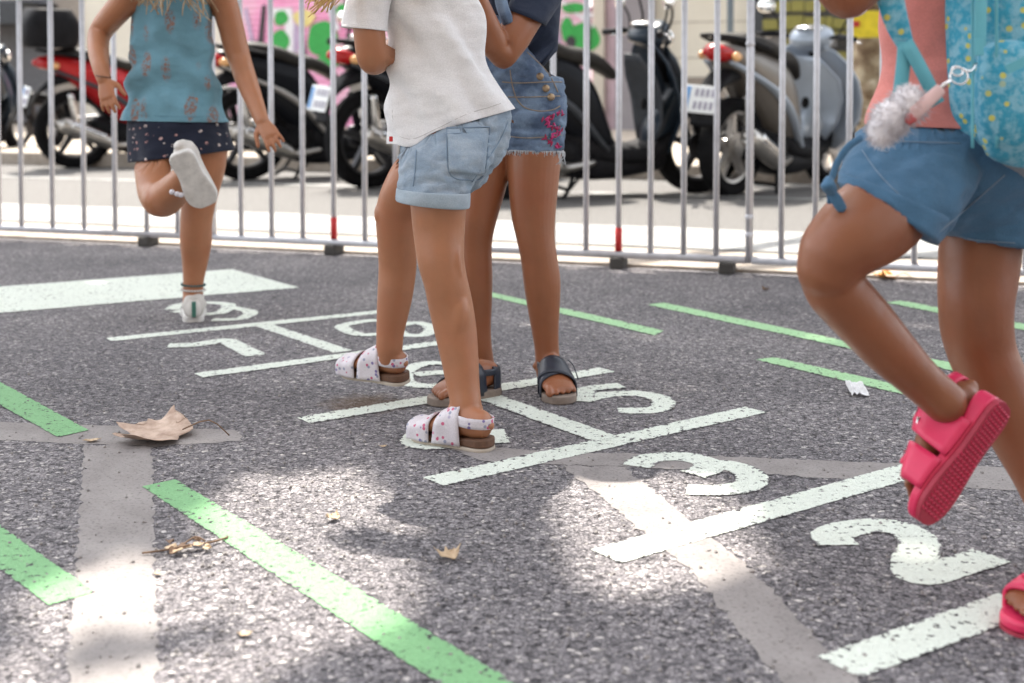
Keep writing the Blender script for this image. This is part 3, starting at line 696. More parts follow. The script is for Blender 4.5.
r3 = gp2(244, 180); scooter(r3, ahead(r3, 33), 'black scooter with a silver side stripe beside the right hand of the girl in blue', black, silver, black, lean=4, hw=.325)
r2 = gp2(75, 168); scooter(r2, ahead(r2, 33), 'red scooter with a black top case behind the left arm of the girl in blue', red, dgreyp, red, topcase=True, lean=4, hw=.325)
f1 = gp2(26, 158); scooter(f1-V((math.cos(rad(35)), math.sin(rad(35)), 0))*1.3, f1, 'dark blue scooter cut by the left edge of the picture', dblue, dgreyp, dblue, lean=4, topcase=True)
# ================================================================ CHILDREN
pg = 'children playing hopscotch'
def r_(xl, yl, xr, yr, Y, k=.65, dz=0):
    a = P(xl, yl, Y); b = P(xr, yr, Y); c = (a+b)/2; A = (b-a)/2
    B = V((-A.y, A.x, 0)); B = B.normalized()*A.length*k if B.length > 1e-6 else V((0, A.length*k, 0))
    return [c+V((0, 0, dz)), A, B]
def st_(x, y, w, Y, k=None):
    c = P(x, y, Y); r = w/2*px2m(c); return (c, r) if k is None else (c, r, k)
VIEW = V((0, 1, 0))
def limb(mb, L, **kw): return mb.limb([st_(*q) for q in L], view=VIEW, **kw)
def folds(amp, n=7, seed=0, zf=0.0):
    def f(u, t, p):
        q = V((p.x*9, p.y*9, p.z*5+seed)); 
        return amp*(noise.noise(q)*1.3 + .5*noise.noise(q*2.7) + .45*math.sin(n*u+seed+3*noise.noise(p*4))*(.25+abs(t)*1.0 if zf >= 0 else 1))
    return f
def crease(scale, amp, seed=0, ax=(1, 1, .45)):
    def f(p):
        q = V((p.x*ax[0], p.y*ax[1], p.z*ax[2]))*scale + V((seed, 0, 0)); w = noise.noise(q); v = noise.noise(q*2.3+V((5, 1, 2)))
        return amp*((1-abs(w)*2.2)*.7 + v*.5)
    return f

def frame(heel, X, Z):
    X = V(X).normalized(); Z = V(Z); Z = (Z - X*Z.dot(X)).normalized(); Yv = Z.cross(X); return V(heel), X, Yv, Z
FST = [(.0, .034, .014, .012), (.03, .034, .024, .026), (.13, .035, .0285, .032), (.28, .038, .028, .036), (.42, .035, .029, .032), (.56, .028, .034, .024), (.70, .021, .038, .018), (.82, .016, .038, .013), (.88, .013, .034, .010)]
def at_foot(fr, x, y, z): h, X, Y, Z = fr; return h + X*x + Y*y + Z*z
def foot(mb, fr, L, inner=1, lift=.018, sc=1.0):
    """fr: heel point of the sole; inner = +1/-1 side of the big toe"""
    h, X, Y, Z = fr; s = L/.19*sc
    rings = [[at_foot(fr, x*L, 0, z*s+lift), Y*(w*s), Z*(hh*s)] for x, z, w, hh in FST]
    mb.tube(rings, 3, 20, None, (2, 2))
    for i, (tx, r) in enumerate([(1.0, .0098), (.985, .0063), (.955, .0060), (.92, .0058), (.87, .0056)]):
        y = inner*(.025 - i*.0150 - (.002 if i else 0))*s; r *= s
        mb.limb([(at_foot(fr, .74*L, y*.9, .014*s+lift), r*1.05), (at_foot(fr, (tx-.09)*L, y, .013*s+lift), r), (at_foot(fr, (tx-.02)*L, y*1.02, .008*s+lift), r*.96)], sub=2, nu=10)
def outline(L, inner, s, grow=0):
    pts = []
    prof = [(-.035, .0), (-.028, .010), (-.008, .019), (.04, .0265), (.12, .0302), (.3, .0285), (.45, .029), (.6, .034), (.75, .0385), (.88, .037), (.97, .028), (1.03, .014), (1.05, 0)]
    for x, w in prof: pts.append((x*L, (w*s+grow)*(1.05 if inner > 0 else .95)))
    for x, w in prof[::-1][1:-1]: pts.append((x*L, -(w*s+grow)*(.95 if inner > 0 else 1.05)))
    return pts
def sole(parent, fr, L, inner, mat, z0=0, z1=.016, name='sole', grow=0, bevel=.003, heel=0):
    s = L/.19; mb = MB(); pts = catmull([[V((x, y, 0))] for x, y in outline(L, inner, s, grow)], 3)
    h, X, Y, Z = fr
    n = len(pts); top = []
    lo = [at_foot(fr, q[0].x, q[0].y, z0) for q in pts]
    hi = [at_foot(fr, q[0].x, q[0].y, z1 + heel*max(0, 1-abs(q[0].x)/(.45*L))) for q in pts]
    mid = [at_foot(fr, q[0].x, q[0].y, z1-.004) for q in pts]
    vs = lo+hi; fs = [tuple(range(n))[::-1], tuple(range(n, 2*n))]+[(i, (i+1) % n, (i+1) % n+n, i+n) for i in range(n)]
    mb.add(vs, fs); return mb.build(name, mat, parent, smooth=False, bevel=bevel)
def fsec(x, s, L):
    t = x/L
    for a, b in zip(FST, FST[1:]):
        if a[0] <= t <= b[0]:
            k = (t-a[0])/(b[0]-a[0]); return [a[j]*(1-k)+b[j]*k for j in (1, 2, 3)]
    return FST[-1][1:]
def strap(parent, fr, L, x0, x1, mat, y_shift=0.0, skew=0.0, lift=.018, a0=-25, a1=205, gap=.0035, name='strap', widen=0.0, th=.003):
    """band over the foot between x0 and x1 (fractions); skew moves one side forwards"""
    s = L/.19; rows = []
    for i in range(7):
        row = []
        for k in range(25):
            u = k/24; a = rad(a0+(a1-a0)*u)
            xx = (x0+(x1-x0)*i/6 + skew*(u-.5) + widen*(i/6-.5)*abs(u-.5)*2)*L
            z, w, hh = fsec(max(0, min(.88*L, xx)), s, L)
            if math.sin(a) < 0:
                q_ = min(1, abs(math.sin(a))/max(.05, abs(math.sin(rad(a0))))); row.append(at_foot(fr, xx, math.copysign(w*s+gap, math.cos(a)), (z*s+lift)*(1-q_)+.008*q_))
            else: row.append(at_foot(fr, xx, math.cos(a)*(w*s+gap), z*s+lift+math.sin(a)*(hh*s+gap)))
        rows.append(row)
    return MB().band(rows).build(name, mat, parent, solid=th)
def ankle_strap(parent, fr, L, mat, z=.055, w=.016, lift=.018, front=.46, name='strap', th=.003, zf=.0, rx=1.10):
    s = L/.19; rows = []
    for i in range(4):
        row = []
        for k in range(33):
            a = 2*math.pi*k/32; x = .20*L + math.cos(a)*(front-.2 if math.cos(a) > 0 else .215)*L*rx; y = math.sin(a)*.034*s*(1 - .12*abs(math.cos(a)))
            zz = (z + lift + zf*math.cos(a))*s + (i/3-.5)*w
            row.append(at_foot(fr, x, y, zz))
        rows.append(row)
    return MB().band(rows).build(name, mat, parent, solid=th)

def hand(mb, wrist, d, pn, L=.125, r0=.02, curl=25, thumb=1, spread=5, flex=(1, 1, 1, 1)):
    """d fingers direction, pn palm normal (towards which fingers curl); thumb = side sign along pn x d"""
    d = V(d).normalized(); pn = V(pn); pn = (pn-d*pn.dot(d)).normalized(); sdv = pn.cross(d)*thumb
    s = L/.125
    rings = []
    for t, w, h in [(-.12, .018, .0145), (.0, .019, .0145), (.2, .025, .0135), (.38, .029, .012), (.5, .028, .0105)]:
        rings.append([wrist+d*(t*L), sdv*(w*s), pn*(h*s)])
    mb.tube(rings, 3, 18, None, (2, 2))
    for i, (ln, r) in enumerate([(.40, .0066), (.45, .0068), (.42, .0065), (.33, .0058)]):
        off = (.0205 - i*.0138)*s; ang = rad((1.5-i)*spread); c = rad(curl*flex[i])
        base = wrist + d*(.47*L) + sdv*off
        dd = (d*math.cos(ang)+sdv*math.sin(ang)).normalized()
        pts = [(base-dd*.012*s, r*s*1.05)]; q = base; cur = .35*c
        for seg, fr_ in ((.46, 1.0), (.30, .95), (.24, .85)):
            v = dd*math.cos(cur)+pn*math.sin(cur); q = q + v*(ln*seg*L); pts.append((q, r*s*fr_)); cur += c
        mb.limb(pts, sub=3, nu=10, view=pn)
    b = wrist+d*(.12*L)+sdv*(.016*s)
    v1 = (d*.55+sdv*.75+pn*.35).normalized(); v2 = (d*.9+sdv*.35+pn*.35).normalized()
    mb.limb([(b-v1*.01, .010*s), (b+v1*.026*s, .0092*s), (b+v1*.026*s+v2*.022*s, .0078*s), (b+v1*.026*s+v2*.040*s, .0066*s)], sub=3, nu=10, view=pn)

m_eye = simple('eye_white', (.75, .74, .72), .15, 0, .03); m_iris = simple('eye_iris', (.05, .03, .015), .1)
def head(mb, c, f, up=(0, 0, 1), s=1.0):
    """c centre of skull, f facing"""
    f = V(f).normalized(); up = V(up); up = (up-f*up.dot(f)).normalized(); sv = f.cross(up)
    S = s
    R = []
    for z, w, dd, o in [(-.098, .022, .022, .048), (-.085, .038, .045, .032), (-.06, .052, .066, .018), (-.03, .061, .078, .006), (0, .067, .084, 0), (.03, .069, .086, -.004), (.06, .062, .078, -.006), (.085, .045, .056, -.008), (.098, .022, .03, -.01)]:
        R.append([c+up*(z*S)+f*(o*S), sv*(w*S), f*(dd*S)])
    mb.tube(R, 3, 28, None, (2, 2))
    mb.limb([(c+f*.080*S+up*.012*S, .006*S), (c+f*.092*S-up*.012*S, .009*S), (c+f*.094*S-up*.026*S, .0115*S)], nu=12, sub=2)
    for k in (-1, 1):
        mb.limb([(c+sv*k*.068*S-f*.004*S+up*.018*S, .010*S), (c+sv*k*.072*S-f*.006*S, .013*S), (c+sv*k*.067*S+up*-.022*S, .007*S)], nu=12, sub=2, k=.6)
        mb.ball(c+f*.072*S+sv*k*.042*S-up*.03*S, .022*S)
    mb.limb([(c+f*.083*S+sv*.016*S-up*.052*S, .005*S), (c+f*.089*S-up*.050*S, .007*S), (c+f*.083*S-sv*.016*S-up*.052*S, .005*S)], nu=10, sub=2)
    return f, up, sv
def eyes(parent, c, f, up, sv, s=1.0):
    for k in (-1, 1):
        e = c+f*.0705*s+sv*k*.027*s+up*.004*s
        o = MB().ball(e, .0105*s).build('eye', m_eye, parent); MB().ball(e+f*.0062*s, .0052*s, sc=(1, 1, 1)).build('iris', m_iris, o)
def hair_mat(name, a, b):
    m = M(name, .45, spec=.2); p = m.pos(1, (140, 140, 6)); m.col(m.ramp(m.noise(p, 1, 4, .6), [(.3, a), (.7, b)])); m.bump(m.noise(p, 1.5, 3), .5, .004); return m.m
def hair(parent, c, f, up, sv, mat, ends, s=1.0, n=90, wave=.012, seed=1, r=.0028, spread=.05):
    """skull cap and many tapering locks running from the head to the ends"""
    rg = random.Random(seed); mb = MB()
    R = []
    for z, w in [(-.045, .070), (-.01, .079), (.03, .080), (.06, .073), (.088, .056), (.102, .036), (.108, .014)]:
        R.append([c+up*z*s-f*(.016+max(0, -z)*.5)*s, sv*w*s, f*(w+.010)*s])
    mb.tube(R, 3, 28, None, (0, 1))
    for i in range(n):
        e = rg.choice(ends); e = V(e)+V((rg.gauss(0, spread), rg.gauss(0, spread*.6), rg.uniform(-.03, .07)))
        a = rg.uniform(-1, 1); b = c + sv*a*.068*s - f*(.066+.01*rg.random())*s*math.sqrt(max(.05, 1-a*a)) + up*rg.uniform(-.06, .06)*s
        pts = []
        ph = rg.uniform(0, 6.28); K = 9
        for k in range(K):
            t = k/(K-1); q = b.lerp(e, t) - f*(.035*math.sin(t*math.pi)); q = q + sv*math.sin(ph+t*9)*wave*t + f*math.cos(ph+t*8)*wave*t
            pts.append((q, r*(1.3-.9*t)*rg.uniform(.7, 1.5)))
        mb.limb(pts, sub=2, nu=5, caps=(0, 1))
    return mb.build('hair', mat, parent)

# ---------------------------------------------------------------- W: child in the white shirt
wk = thing('person', 'child in white t-shirt and pale denim shorts stepping in floral sandals', 'person', G(470, 445), group=pg)
m_skw = skin('skin_warm', (.37, .16, .080))
b = MB()
limb(b, [(440, 140, 66, 2.56), (438, 180, 60, 2.52), (438.5, 207, 56, 2.50), (439, 232, 52, 2.50), (441, 261, 47, 2.49, 1.05), (446, 283, 44, 2.49, 1.05), (450, 302, 44.5, 2.50, 1.1), (455.5, 330, 42.5, 2.50, 1.1), (460, 360, 37.5, 2.49), (463.5, 388, 33, 2.48), (466, 404, 31, 2.47), (467, 416, 29, 2.465), (468, 426, 23, 2.46)], sub=5, nu=28)
limb(b, [(440, 140, 62, 2.66), (425, 165, 56, 2.70), (409, 187, 50, 2.72), (399, 205, 44, 2.74), (396.5, 222, 41.5, 2.75), (397, 245, 39, 2.76), (397.5, 268, 38, 2.77), (395, 295, 35.5, 2.77), (392, 318, 31, 2.77), (390, 335, 27.5, 2.77), (389.5, 349, 26, 2.77), (389, 358, 21, 2.77)], sub=5, nu=28)
b.tube([r_(416, 152, 482, 156, 2.6, .5), r_(410, 130, 500, 130, 2.6, .6), r_(402, 95, 494, 95, 2.6, .65), r_(400, 40, 480, 40, 2.6, .65), r_(398, -10, 468, -10, 2.6, .7), r_(398, -40, 462, -40, 2.6, .8), r_(408, -62, 445, -62, 2.6, .9), r_(412, -85, 440, -85, 2.6, 1)], 4, 28, None, (2, 1))
limb(b, [(400, -40, 46, 2.6), (378, -15, 38, 2.55), (369, 12, 33, 2.54), (370, 40, 32, 2.54), (372.5, 58, 31, 2.55), (378, 58, 29, 2.64), (388, 54, 26, 2.76), (410, 40, 24, 2.82), (430, 22, 21, 2.86)], sub=4)
limb(b, [(450, -42, 44, 2.66), (478, -45, 34, 2.78), (500, -55, 28, 2.92), (525, -72, 21, 3.0)], sub=4)
hand(b, P(430, 22, 2.86), (.5, .3, .5), (0, 1, -.3), L=.12, curl=35)
hand(b, P(525, -72, 3.0), (1, .2, -.1), (0, -.5, -1), L=.12, curl=30)
hc = P(412, -150, 2.58); hf = V((-.35, .9, .1))
b.limb([(P(427, -60, 2.6), .036), (P(420, -95, 2.6), .034), (P(416, -120, 2.59), .036)])
ff = head(b, hc, hf, s=1.0)
frS = frame(G(489, 451), G(412, 437)-G(489, 451), (0, 0, 1)); LS = .168
hz = G(404, 382); 
hR = P(405, 384, 2.77); hR2 = P(334, 371, 2.87)
frR = frame(hR, hR2-hR, V((-.05, -.12, 1))); LR = .160
foot(b, frS, LS, inner=-1); foot(b, frR, LR, inner=-1)
b.ball(P(458, 316, 2.475), .030, sc=(.8, .8, 1.6)); b.ball(P(450.5, 314, 2.485), .026, sc=(.8, .8, 1.5)); b.ball(P(452.5, 408, 2.47), .0095); b.ball(P(479, 409, 2.47), .009); b.ball(P(380.5, 214, 2.735), .02, sc=(.7, .8, 1.2)); b.ball(P(379, 346, 2.765), .008)
for kx in (-1, 1): b.limb([(P(441+kx*16, 240, 2.475), .006), (P(442+kx*15, 262, 2.462), .0085), (P(446+kx*14, 285, 2.468), .006)])
bodyW = voxel(b, 'body', m_skw, wk, .0038, 4)
eyes(wk, hc, *ff)
hm_blond = hair_mat('hair_golden_blond', (.45, .25, .09), (.85, .60, .28))
hair(wk, hc, *ff, hm_blond, [P(318, 2, 2.45), P(327, -3, 2.47), P(306, -3, 2.45)], n=150, spread=.014, seed=4)
# sandals
def floral(m, p, c):
    v = m.vor(p, 105); d = m.ramp(v.outputs['Distance'], [(.30, g3(1)), (.42, g3(0))]); s_ = m.n('ShaderNodeSeparateColor'); m.l(v.outputs['Color'], s_.inputs[0])
    pick = m.ramp(s_.outputs[0], [(0, (.55, .12, .22)), (.35, (.20, .16, .35)), (.6, (.30, .32, .42)), (.8, (.70, .68, .70))], 'CONSTANT')
    on = m.math('MULTIPLY', d, m.ramp(s_.outputs[1], [(.25, g3(0)), (.3, g3(1))])); return m.mix(on, c, pick)
m_flor = cloth('floral_strap', (.66, .62, .66), .1, extra=floral, rough=.45)
m_cork = simple('brown_footbed', (.13, .065, .038), .7, 0, .2, 120); m_solew = simple('cream_outsole', (.46, .40, .33), .7, 0, .1)
for fr, L in ((frS, LS), (frR, LR)):
    s = tag(bpy.data.objects.new('sandal', None)); COL.objects.link(s); s.parent = wk; s['wloc'] = (0, 0, 0); s.matrix_parent_inverse = Matrix.Translation(-V(wk['wloc']))
    sole(s, fr, L, -1, m_solew, 0, .007, 'outsole', grow=.002, bevel=.002); sole(s, fr, L, -1, m_cork, .0075, .020, 'footbed', heel=.005)
    strap(s, fr, L, .34, .58, m_flor, a0=-50, a1=230, name='strap', widen=.12, gap=.0048)
    strap(s, fr, L, .68, 1.0, m_flor, a0=-50, a1=230, name='toe_strap', gap=.0052)
    ankle_strap(s, fr, L, m_flor, z=.044, w=.019, zf=.003, front=.46, name='ankle_strap')
    MB().box(at_foot(fr, .45*L, .0, .066), (.03, .022, .004), *fr[1:]).build('fastener', m_flor, s, smooth=False, bevel=.0015)
# shorts
def denim_extra(m, p, c):
    n = m.noise(p, 26, 5, .65); return m.mix(m.ramp(n, [(.42, g3(0)), (.68, g3(.55))]), c, (.42, .47, .52))
m_pden = cloth('pale_denim', (.235, .305, .38), .6, 500, .16, denim_extra); m_stitch = simple('denim_seam', (.17, .24, .32), .8)
m_pden2 = cloth('pale_denim_cuff', (.33, .40, .46), .35, 500, .1, denim_extra)
b = MB()
b.tube([r_(409, 92, 508, 90, 2.6, .62), r_(404, 120, 510, 114, 2.59, .68), r_(401, 140, 509, 138, 2.585, .72), r_(402, 158, 503, 156, 2.585, .75), r_(408, 172, 490, 172, 2.59, .7)], 5, 48, None, (1, 2))
b.tube([r_(404, 130, 500, 135, 2.56, .72), r_(401, 155, 490, 165, 2.53, .85), r_(399.5, 178, 472, 184, 2.51, .98), r_(397, 198, 468, 204, 2.50, 1.0)], 5, 48, None, (1, 1))
b.tube([r_(408, 130, 480, 135, 2.64, .8), r_(402, 148, 462, 170, 2.68, .85), r_(398, 158, 442, 186, 2.70, .85)], 5, 40, None, (1, 1))
sh_w = voxel(b, 'shorts', m_pden, wk, .004, 3, crease(22, .0055, 3, (1, 1, 2.2)))
b = MB(); b.tube([r_(396.5, 188, 469.5, 193, 2.50, 1.01), r_(396, 190, 470, 195, 2.50, 1.015), r_(395.5, 199, 469.5, 206, 2.50, 1.015), r_(397, 200.5, 468.5, 208, 2.50, 1.0)], 2, 56, folds(.0012, 5), (0, 1)); b.build('cuff', m_pden2, sh_w, solid=.002)
def on_surf(o, pts, off=.002):
    from mathutils.bvhtree import BVHTree
    bv = BVHTree.FromPolygons([v.co for v in o.data.vertices], [tuple(q.vertices) for q in o.data.polygons]); out = []
    for x, y in pts:
        d = ray(x, y).normalized(); h = bv.ray_cast(CAM, d)
        if h[0] is not None: out.append(h[0]-d*off)
    return out
def seam(o, pts, mat, r=.0011, name='seam', off=.0008):
    q = catmull([[V((x, y, 0))] for x, y in pts], 6); w = on_surf(o, [(a[0].x, a[0].y) for a in q], off)
    if len(w) > 1: MB().limb([(p, r) for p in w], sub=1, nu=6, caps=(1, 1)).build(name, mat, o)
def decal(o, poly, mat, name, off=.0022, step=4, th=.0015):
    xs = [p[0] for p in poly]; ys = [p[1] for p in poly]; W_ = int((max(xs)-min(xs))/step)+1; H_ = int((max(ys)-min(ys))/step)+1
    from mathutils.bvhtree import BVHTree
    bv = BVHTree.FromPolygons([v.co for v in o.data.vertices], [tuple(q.vertices) for q in o.data.polygons])
    a, b_, c, d = [V((p[0], p[1], 0)) for p in poly]; rows = []
    for i in range(H_+1):
        row = []
        for k in range(W_+1):
            q = a.lerp(b_, k/W_).lerp(d.lerp(c, k/W_), i/H_); dr = ray(q.x, q.y).normalized(); h = bv.ray_cast(CAM, dr)
            row.append((h[0]-dr*off) if h[0] is not None else None)
        rows.append(row)
    good = [r for r in rows if all(x is not None for x in r)]
    if len(good) > 1: return MB().band(good).build(name, mat, o, solid=th)
decal(sh_w, [(447, 129), (489, 128), (484, 176), (449, 172)], m_pden, 'back_pocket')
seam(sh_w, [(446, 128), (490, 127)], m_stitch); seam(sh_w, [(447, 129), (449, 172), (468, 180), (484, 174), (490, 128)], m_stitch); seam(sh_w, [(416, 150), (415, 170), (413, 186)], m_stitch)
seam(sh_w, [(508, 122), (500, 140), (487, 160), (472, 182)], m_stitch); seam(sh_w, [(446, 134), (489, 132)], m_stitch)
# t-shirt
def white_extra(m, p, c): return c
m_wt = cloth('white_cotton', (.80, .79, .79), .6, 700, .05)
def tee_fold(u, t, p):
    q = V((p.x*7, p.y*7, p.z*4)); d = (p.z*.9+p.x*.75)*68
    return .010*noise.noise(q)+.009*math.sin(d+3.2*noise.noise(p*5))*max(0, .25+1.2*noise.noise(p*4+V((4, 0, 0))))+.015*noise.noise(V((p.x*22+p.z*14, p.y*10, p.z*5)))
b = MB(); b.tube([r_(389, 143, 517, 108, 2.6, .62), r_(388.5, 138, 515, 103, 2.6, .63), r_(386, 105, 505, 82, 2.6, .62), r_(385, 70, 493, 58, 2.6, .62), r_(384, 35, 485, 28, 2.6, .64), r_(383, 0, 477, -4, 2.6, .68), r_(382, -28, 470, -32, 2.6, .74), r_(388, -50, 462, -52, 2.6, .75), r_(402, -62, 450, -64, 2.6, .8), r_(408, -66, 444, -68, 2.6, .9)], 7, 84, tee_fold)
for v in b.v:                                   # longer tail at the side of the hem
    w = v - P(412, 143, 2.55)
    if v.z < P(412, 128, 2.55).z and v.x < P(440, 128, 2.55).x: v.z -= .018*math.exp(-(w.x/.03)**2)
tee = b.build('t_shirt', m_wt, wk, solid=.0025)
b = MB(); b.tube([r_(384, -48, 420, -46, 2.58, .9), r_(362, -38, 408, -30, 2.56, .9), r_(351, -18, 394, -8, 2.55, .9), r_(346, 5, 389, 10, 2.545, .9), r_(343, 27, 386, 31, 2.54, .9)], 5, 44, folds(.003, 4, 2)); slW = b.build('sleeve', m_wt, tee, solid=.0025)
b = MB(); b.tube([r_(342.5, 25, 386.5, 29, 2.54, .91), r_(342.3, 27.5, 386.6, 31.3, 2.54, .91)], 2, 44); b.build('sleeve_hem', m_wt, tee, solid=.004)
b = MB(); b.tube([r_(430, -52, 462, -48, 2.62, .9), (P(482, -46, 2.8), V((.02, 0, .05)), V((.0, .05, 0)))], 4, 30, folds(.003, 4, 2)); b.build('sleeve', m_wt, tee, solid=.0025)
conform(sh_w, [tee], .004, .06); conform(bodyW, [sh_w], .010, .06); conform(bodyW, [tee], .003, .03, lambda c: c.x > P(386, 50, 2.54).x); conform(bodyW, [slW], .003, .02, lambda c: c.z > P(370, 26, 2.54).z)
m_thr = simple('pale_seam', (.50, .48, .47), .8)
seam(tee, [(394, 134), (412, 139), (436, 129), (465, 115), (490, 107), (508, 101)], m_thr, .0009); seam(tee, [(394, 60), (392, 90), (393, 120), (396, 138)], m_thr, .0008)
seam(sh_w, [(400, 192), (430, 199), (464, 200)], m_stitch, .0008)
tagp = MB().box(P(391, 139, 2.5), (.007, .004, .010)); tagp.build('hem_label', m_red, tee, smooth=False, bevel=.001)

# ---------------------------------------------------------------- O: girl in denim overalls
ov = thing('person', 'girl in denim short overalls and a navy t-shirt facing the white-shirted child', 'person', G(520, 392), group=pg)
m_sko = skin('skin_tan', (.29, .110, .049))
b = MB()
limb(b, [(530, 105, 60, 2.97), (535, 130, 57, 2.96), (534.5, 150, 55, 2.95), (533.5, 180, 51, 2.94), (533.5, 215, 44.5, 2.93), (536, 240, 38, 2.925, 1.1), (539, 258, 36.5, 2.925, 1.1), (542, 282, 37, 2.93, 1.1), (543.5, 305, 33, 2.935, 1.1), (545, 328, 27.5, 2.94), (546.5, 346, 24.5, 2.945), (547.5, 360, 24.5, 2.945), (548, 372, 24, 2.94)], sub=5, nu=28)
limb(b, [(505, 105, 58, 3.0), (496, 130, 54, 2.99), (490, 155, 49, 2.98), (482, 190, 46, 2.97), (477, 222, 38, 2.96), (475, 245, 34, 2.96), (475, 278, 35, 2.96), (476, 305, 32, 2.96), (478, 330, 26, 2.96), (481, 350, 22.5, 2.96), (483, 364, 22.5, 2.96), (484, 374, 22, 2.95)], sub=5, nu=28)
b.tube([r_(484, 130, 560, 130, 2.98, .65), r_(484, 100, 560, 100, 2.98, .65), r_(486, 60, 550, 60, 2.98, .6), r_(484, 20, 552, 20, 2.98, .58), r_(486, -15, 552, -15, 2.98, .6), r_(500, -38, 542, -38, 2.98, .8), r_(510, -62, 533, -62, 2.98, 1)], 4, 28, None, (2, 1))
limb(b, [(545, -22, 40, 2.95), (533, 3, 37, 2.87), (521, 24, 35, 2.83), (510, 42, 34, 2.81), (502, 54, 31, 2.80), (494, 44, 29, 2.78), (487, 25, 25, 2.76), (481, 8, 21, 2.75), (476, -6, 18, 2.74)], sub=4)
hand(b, P(476, -6, 2.74), (-.25, -.1, 1), (-1, .2, 0), L=.115, curl=25)
limb(b, [(490, -20, 38, 3.02), (470, 0, 30, 3.08), (455, 20, 26, 3.05), (445, 0, 22, 2.95), (440, -20, 18, 2.86)], sub=4)
hand(b, P(440, -20, 2.86), (0, -.3, 1), (-1, 0, 0), L=.115, curl=25)
oc = P(520, -112, 2.97); of = V((-.5, -.8, -.1)); b.limb([(P(521, -55, 2.98), .034), (P(521, -90, 2.98), .034)])
fo = head(b, oc, of)
frO = frame(G(549, 386), G(561, 405)-G(549, 386), (0, 0, 1)); LO = .175
frP = frame(G(495, 393), G(446, 403)-G(495, 393), (0, 0, 1))
foot(b, frO, LO, inner=-1, lift=.016); foot(b, frP, LO, inner=1, lift=.016)
b.ball(P(537, 243, 2.902), .026, sc=(1, .6, 1.3)); b.ball(P(537.5, 258, 2.902), .022, sc=(1, .6, 1.0)); b.ball(P(476, 243, 2.937), .024, sc=(1, .6, 1.3))
for x, y, Y in ((536.5, 366, 2.945), (558.5, 364, 2.945), (473.5, 370, 2.955), (494, 368, 2.96)): b.ball(P(x, y, Y), .0095)
bodyO = voxel(b, 'body', m_sko, ov, .0028, 3); eyes(ov, oc, *fo)
hair(ov, oc, *fo, hair_mat('hair_dark_brown', (.03, .015, .008), (.10, .05, .025)), [P(535, -30, 3.08), P(545, -20, 3.1)], n=80, spread=.02, seed=8)
m_leath = simple('navy_leather', (.028, .034, .05), .38, 0, .25, 60, .1); m_tsole = simple('taupe_sole', (.25, .20, .165), .7, 0, .15, 60)
for fr in (frO, frP):
    s = bpy.data.objects.new('sandal', None); COL.objects.link(s); s.parent = ov; s['wloc'] = (0, 0, 0); s.matrix_parent_inverse = Matrix.Translation(-V(ov['wloc']))
    sole(s, fr, LO, 1, m_tsole, 0, .018, 'sole', grow=.003)
    strap(s, fr, LO, .38, .70, m_leath, skew=.22, a0=-30, a1=210, lift=.016, name='cross_strap', gap=.003)
    strap(s, fr, LO, .40, .70, m_leath, skew=-.20, a0=-30, a1=210, lift=.016, name='cross_strap', gap=.0062)
    strap(s, fr, LO, .0, .16, m_leath, a0=-30, a1=35, lift=.016, name='heel_counter', gap=.003); strap(s, fr, LO, .0, .16, m_leath, a0=145, a1=210, lift=.016, name='heel_counter', gap=.003)
    ankle_strap(s, fr, LO, m_leath, z=.046, w=.014, lift=.016, name='ankle_strap', front=.42)
MB().path([at_foot(frO, .3*LO, .036, .07), at_foot(frO, .38*LO, .046, .06), at_foot(frO, .55*LO, .052, .035)], .0013).build('strap_end', m_leath, ov)
def denim2(m, p, c):
    n = m.noise(p, 17, 5, .6); c = m.mix(m.ramp(n, [(.40, g3(0)), (.62, g3(.75))]), c, (.23, .32, .44)); return c
m_den = cloth('washed_denim', (.075, .115, .19), .6, 500, .2, denim2); m_orange = simple('orange_stitch', (.30, .24, .18), .8)
b = MB()
b.tube([r_(477, 74, 563, 78, 2.97, .6), r_(479, 95, 565.5, 97, 2.97, .63), r_(481, 118, 566, 118, 2.97, .65), r_(486, 135, 563, 135, 2.97, .62)], 5, 48, None, (1, 2))
b.tube([r_(500, 112, 565, 112, 2.96, .85), r_(502, 130, 564.5, 130, 2.955, .88), r_(504, 150, 563, 151.5, 2.95, .9)], 5, 44, None, (1, 1))
b.tube([r_(476, 112, 528, 112, 2.99, .95), r_(470, 132, 520, 135, 2.985, .95), r_(466, 150, 514, 153, 2.98, .95)], 5, 44, None, (1, 1))
# bib front, cut on the slant at the side
b.tube([r_(477, 80, 563, 84, 2.965, .62), r_(480, 62, 560, 88, 2.962, .62), r_(482, 45, 552, 80, 2.958, .60), r_(485, 30, 530, 52, 2.952, .62), r_(488, 12, 514, 25, 2.95, .75)], 4, 40, None, (1, 1))
ovs = voxel(b, 'overalls', m_den, ov, .004, 3, crease(24, .005, 9, (1, 1, 2.0)))
rows = []                                            # frayed hem
b = MB(); rg = random.Random(4)
for i in range(150):
    a = 2*math.pi*i/150; cc, A, B = r_(504, 150.5, 563, 152, 2.95, .9); q = cc+A*math.cos(a)*1.01+B*math.sin(a)*1.01
    b.limb([(q+V((0, 0, .004)), .0012), (q+V((rg.gauss(0, .003), rg.gauss(0, .002), -rg.uniform(.002, .010))), .0006)], sub=1, nu=4, caps=(0, 1))
for k in range(5): 
    q = P(562+rg.uniform(-2, 3), 152, 2.88); b.limb([(q, .0012), (q+V((rg.gauss(0, .006), 0, -.012)), .0011), (q+V((rg.gauss(0, .01), 0, -.028)), .0007)], sub=2, nu=4)
b.build('frayed_hem', simple('white_thread', (.55, .58, .62), .9), ovs)
seam(ovs, [(516, 98), (524, 107), (538, 111), (552, 110), (560, 106)], m_orange, .0014); seam(ovs, [(527, 52), (540, 64), (550, 76), (558, 92)], m_orange, .0014)
